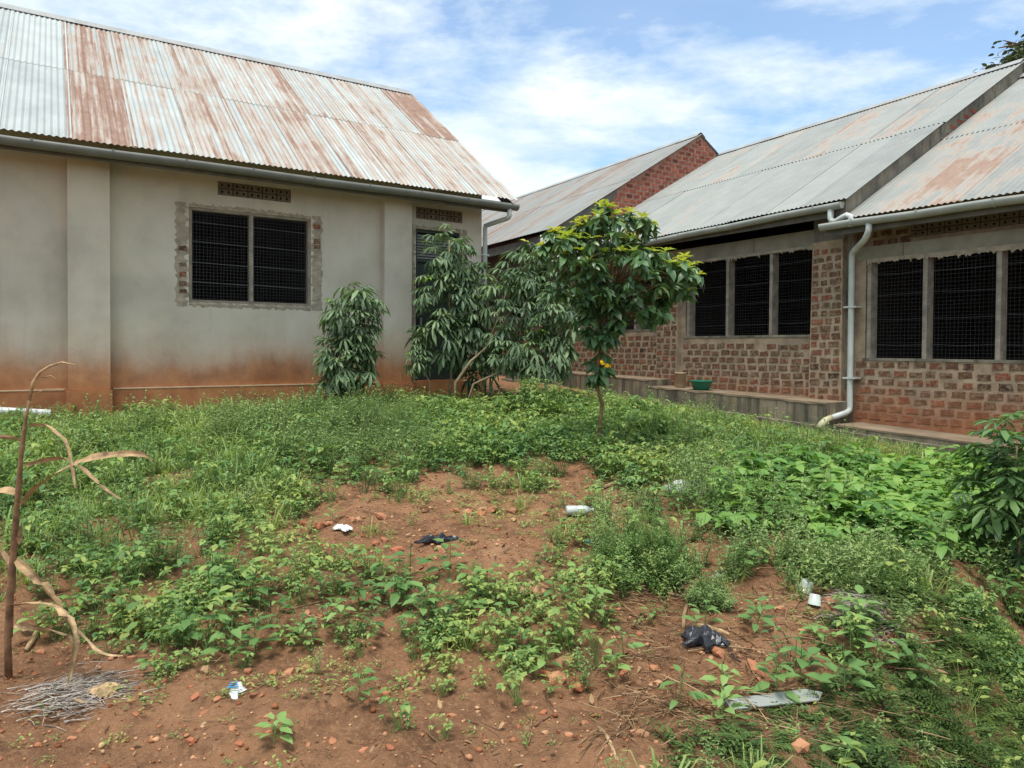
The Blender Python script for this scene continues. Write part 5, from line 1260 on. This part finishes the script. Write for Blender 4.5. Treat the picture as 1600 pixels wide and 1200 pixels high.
lf_p = []
for i in range(6):
    tb = TB(); g_ = oval(U(.03, .07), U(.012, .03), U(-.5, .6), U(.2, .8)); tb.put(g_, (0, 0, .006), 0, U(-.1, .3), .5, U(-.6, .6)); lf_p.append(tb.arr())
bi = [(rp.randrange(6), x + U(-.15, .15), y + U(-.15, .15), float(terrain(x, y)) + .008, U(0, 6.28), U(.35, .95), U(-.5, .5)) for (x, y, z) in bare]
scatter('leaf_litter', lf_p, bi, M['straw'], 'small curled dead leaves littering the soil')
def place(o, px, py, lift=0.0, rz=0.0):
    G = ground_at(px, py); o.location = G + Vector((0, 0, lift)); o.rotation_euler = (0, 0, rz); return G
def crumple(name, wpx, hpx, px, py, mat, label, cat, seed, flat=.35, amp=.45, rz=0.0):
    """Crumpled sheet: a creased, folded lump with sharp facets."""
    rs = random.Random(seed); G = ground_at(px, py); k_ = F_PX / G.y; w, h_ = wpx / k_, hpx / k_ * 1.8
    n = 15; v = []
    dirs = [(rs.uniform(0, 6.28), rs.uniform(3, 11), rs.uniform(0, 6)) for _ in range(6)]
    ol = [(rs.randint(2, 7), rs.uniform(0, 6.28), rs.uniform(.05, .2)) for _ in range(5)]
    for i in range(n):
        for j_ in range(n):
            a, b = i / (n - 1) - .5, j_ / (n - 1) - .5
            edge = 1 - max(abs(a), abs(b)) * 2; cr_ = sum(abs(math.sin((a * math.cos(t) + b * math.sin(t)) * f + p)) for t, f, p in dirs) / 6
            s_ = 1 - .3 * cr_ * (1 - edge) - rs.uniform(0, .18) * (edge < .05)
            rad = 1 / max(1e-3, math.hypot(a, b) / max(abs(a), abs(b), 1e-3)) if (a or b) else 1
            z = w * flat * (.1 + amp * cr_ * min(1, edge * 2 + .08)) + rs.uniform(-.1, .1) * w * flat * min(1, edge * 4 + .2)
            an = math.atan2(b, a); rad *= 1 + sum(q_[2] * math.sin(q_[0] * an + q_[1]) for q_ in ol) * min(1, max(abs(a), abs(b)) * 2.2)
            v.append((a * w * s_ * rad, b * h_ * s_ * rad, z))
    mb = MB().add(v, [(i * n + j_, i * n + j_ + 1, (i + 1) * n + j_ + 1, (i + 1) * n + j_) for i in range(n - 1) for j_ in range(n - 1)])
    o = mb.build(name, mat); o.location = G + Vector((0, 0, .004)); o.rotation_euler = (0, 0, rz); return tag(o, label, cat)
crumple('plastic_bag', 92, 40, 1100, 1008, M['black_plastic'], 'crumpled black plastic bag on soil beside an orange stone', 'plastic bag', 1, .32, .8, .2)
MB().tube([(.05, -.02, .05), (.07, -.1, .03), (.06, -.19, .005), (.07, -.22, .004)], .004, 5).build('string', M['black_plastic'], bpy.data.objects['plastic_bag'])
crumple('plastic_strip', 72, 18, 682, 848, M['black_plastic'], 'twisted strip of black plastic on the bare red patch', 'plastic strip', 2, .22, .8, .35)
crumple('plastic_bag', 42, 18, 535, 828, M['white_plastic'], 'crumpled white plastic bag beside the heap of small stones', 'plastic bag', 3, .28, .6, -.8)
crumple('paper_scrap', 40, 10, 698, 702, M['white_plastic'], 'white paper scrap in grass in front of the cassava', 'paper', 4, .3)
s = crumple('sachet', 38, 40, 366, 1083, M['white_plastic'], 'white sachet printed blue lying on the bare soil', 'sachet', 5, .2, .5, .2)
for q_ in range(3): MB().box(-.03 + q_ * .004, .02 - q_ * .006, -.015 + q_ * .022, -.004 + q_ * .022, .0265, .0285).build('print', M['print_blue'], s)
crumple('plastic_bag', 90, 34, 1080, 772, M['white_plastic'], 'dirty white plastic bag caught behind the green weed bush', 'plastic bag', 6, .3, .8, -.4)
crumple('plastic_bag', 40, 14, 1125, 905, M['clear_plastic'], 'thin clear plastic bag hidden in the small grey green bush', 'plastic bag', 8, .3, .8, .9)
crumple('husk', 70, 22, 820, 928, M['dry_leaf'], 'pinkish husk heap with torn plastic among low weeds', 'husk', 7, .35, .9)
def straw_heap(name, px, py, wpx, dm, n, mat, label, seed, rz):
    rs = random.Random(seed); G = ground_at(px, py); w = wpx / F_PX * G.y; tb = TB()
    for i in range(n):
        x, y = rs.gauss(0, w * .22), rs.gauss(0, dm * .3); a = rz + rs.gauss(0, .45); L_ = rs.uniform(.05, .16); z = float(terrain(G.x + x, G.y + y)) - G.z + rs.uniform(.003, .03) * math.exp(-(x / w * 3) ** 2)
        p0 = np.array([x, y, z]); p2 = p0 + np.array([math.cos(a) * L_, math.sin(a) * L_, rs.uniform(-.004, .012)]); p1 = (p0 + p2) / 2 + np.array([rs.uniform(-.008, .008), rs.uniform(-.008, .008), rs.uniform(0, .012)])
        ww = rs.uniform(.0015, .0045); tb.stem(p0, p1, ww, rs.random()); tb.stem(p1, p2, ww * .6, rs.random())
    o = link(name, tb.mesh(name, [mat])); o.location = G; return tag(o, label, 'straw')
k = Mat('ashy_straw', .9, .15); v_ = k.attr('tint', 'GEOMETRY').outputs['Fac']; k.col(k.ramp(v_, [(0, srgb(120, 112, 104)), (.5, srgb(164, 154, 144)), (1, srgb(196, 186, 172))])); M['ashy_straw'] = k.m
straw_heap('straw_heap', 105, 1088, 170, .3, 420, M['ashy_straw'], 'heap of grey ashy straw at the foot of the maize stalk', 9, .4)
crumple('dry_leaf', 60, 30, 165, 1085, M['dry_leaf'], 'curled beige dry leaf lying on the grey straw heap', 'leaf', 10, .3, .8, .5)
straw_heap('straw_heap', 1370, 962, 170, .4, 380, M['ashy_straw'], 'flattened grey straw beside the thick lying stick', 12, 2.6)
straw_heap('straw_heap', 1010, 925, 150, .35, 240, M['straw'], 'scatter of brown straw around the long pale stick', 13, 2.7)
# blue sheet by the doorway
crumple('plastic_sheet', 62, 20, 672, 636, M['blue_sheet'], 'dark blue plastic sheet heaped in front of the hall doorway', 'plastic sheet', 11, .6, .9)
# bottles and cups
def bottle(px, py, lpx, mat, label, rz, dia=.24, capmat='white_plastic'):
    G = ground_at(px, py); L_ = lpx / F_PX * G.y; r_ = L_ * dia / 2; rt_ = empty('bottle', G + Vector((0, 0, r_ * .9)), rz); tag(rt_, label, 'bottle')
    mb = MB().lathe([(0, -L_ / 2), (r_ * .85, -L_ / 2), (r_, -L_ / 2 + r_ * .2), (r_, -L_ * .12), (r_ * .88, -L_ * .08), (r_, -L_ * .04), (r_, L_ * .2), (r_ * .75, L_ * .31), (r_ * .36, L_ * .39), (r_ * .34, L_ * .44)], 16)
    mb.v = [(z, x, y * .85) for x, y, z in mb.v]; mb.build('body', mat, rt_, True)
    cp = MB().lathe([(0, L_ * .5), (r_ * .42, L_ * .5), (r_ * .42, L_ * .435), (0, L_ * .435)], 12); cp.v = [(z, x, y * .85) for x, y, z in cp.v]; cp.build('cap', M[capmat], rt_, True)
bottle(906, 805, 44, M['clear_plastic'], 'clear plastic bottle lying beside a reddish soil mound', .1, .4)
bottle(922, 850, 28, M['print_blue'], 'small pale blue bottle with a yellow cap by the weed bush', 3.2, .35, 'yellow_plastic')
def cup(px, py, dpx, hpx, mat, label, tilt):
    G = ground_at(px, py); r_ = dpx / F_PX * G.y / 2; h_ = hpx / F_PX * G.y
    o = MB().lathe([(0, h_), (r_ * .7, h_), (r_ * .82, h_ * .9), (r_, .0), (r_ * 1.06, .0), (r_ * 1.06, -.004), (r_ * .95, -.004), (r_ * .75, h_ * .88), (0, h_ * .96)], 20).build('plastic_cup', mat, None, True)
    o.location = G + Vector((0, 0, .012)); o.rotation_euler = (tilt, .2, 0); tag(o, label, 'cup')
cup(1258, 925, 22, 16, M['clear_plastic'], 'upturned clear plastic cup at the edge of the feathery bush', .2)
cup(1272, 948, 20, 16, M['clear_plastic'], 'upturned whitish cup on soil in front of the clear cup', -.25)
# sticks, husks, strips
def stick(px0, py0, px1, py1, r_, mat, label, name='stick', cat='stick', bend=.01, r1=None):
    A = ground_at(px0, py0); Bq = ground_at(px1, py1); m_ = (A + Bq) / 2; m_.z = max(m_.z, float(terrain(m_.x, m_.y))) + r_ * .8; m_ += Vector((U(-bend, bend), U(-bend, bend), 0)); d = (Bq - A)
    o = MB().tube([Vector((0, 0, r_ * .8)), (m_ - A) * .5 + Vector((0, 0, r_ * .6)), m_ - A, (m_ - A).lerp(d, .5) + Vector((0, 0, r_ * .5)), d + Vector((0, 0, r_ * .8))], [r_ * .8, r_, r_ * .9, r_, (r1 or r_ * .6)], 7).build(name, mat); o.location = A
    return tag(o, label, cat)
stick(960, 905, 1090, 940, .008, M['stick'], 'long pale stick lying across bare soil by the grey green bush')
stick(1068, 985, 1074, 945, .010, M['stick'], 'short pale stick above the black plastic bag')
stick(1082, 980, 1140, 995, .013, M['dry_leaf'], 'split pale husk behind the black plastic bag', 'husk', 'husk')
stick(1385, 958, 1442, 985, .014, M['stick'], 'thick grey stick on the flattened straw')
stick(935, 1140, 965, 1192, .009, M['dry_leaf'], 'pale splinter of wood on the bare foreground soil')
stick(660, 1140, 700, 1175, .004, M['bark'], 'thin dark twig lying on bare foreground soil')
stick(390, 1085, 445, 1058, .004, M['bark'], 'thin twig beside the printed sachet')
stick(40, 1020, 60, 985, .012, M['dry_leaf'], 'dry leaf sheath fallen near the maize stalk base', 'husk', 'husk')
stick(1356, 1040, 1368, 1085, .007, M['dry_leaf'], 'pale splinter below the red strip')
stick(1345, 1042, 1368, 1056, .006, M['red_strip'], 'twisted red plastic strip on the soil near the bank', 'plastic_strip', 'plastic strip')
stick(940, 765, 1050, 728, .02, M['dry_leaf'], 'long beige dry husk leaning over the soil mound', 'husk', 'husk', .02)
stick(1150, 770, 1190, 745, .008, M['stick'], 'pale stick beside the dirty white bag')
pa, pz = LP(-2.75, -.33, .80), LP(-1.66, -.36, .69)
o = MB().tube([Vector((0, 0, 0)), (pz - pa) * .5, pz - pa], .042, 12).build('pipe', M['white_plastic']); o.location = pa; tag(o, 'white plastic pipe lying at the foot of the hall wall', 'pipe')
A = ground_at(1137, 1112); Bq = ground_at(1285, 1093); d = Bq - A; yaw = math.atan2(d.y, d.x); L_ = math.hypot(d.x, d.y)
o = MB().add([(0, -.03, 0), (L_ * .9, -.04, 0), (L_, 0, 0), (L_ * .86, .035, 0), (0, .03, 0), (0, -.03, .006), (L_ * .9, -.04, .006), (L_, 0, .008), (L_ * .86, .035, .006), (0, .03, .006)],
             [(4, 3, 2, 1, 0), (5, 6, 7, 8, 9), (0, 1, 6, 5), (1, 2, 7, 6), (2, 3, 8, 7), (3, 4, 9, 8), (4, 0, 5, 9)]).build('metal_offcut', M['metal_strip'])
o.location = A + Vector((0, 0, .025)); o.rotation_euler = (R(12), -math.atan2(d.z, L_), yaw); tag(o, 'grey pointed sheet metal offcut lying near the bank', 'offcut')
G = ground_at(1405, 953); o = MB(); n = 20; tor = [(Vector((math.cos(a), math.sin(a), 0)) * .025) for a in np.linspace(0, 2 * math.pi, n)]; o.tube(tor, .005, 6, False); o = o.build('jar_lid_ring', M['ring_rust'], None, True); o.location = G + Vector((0, 0, .01)); o.rotation_euler = (.5, 0, 0); tag(o, 'rusty ring lid lying by the thick grey stick', 'lid')
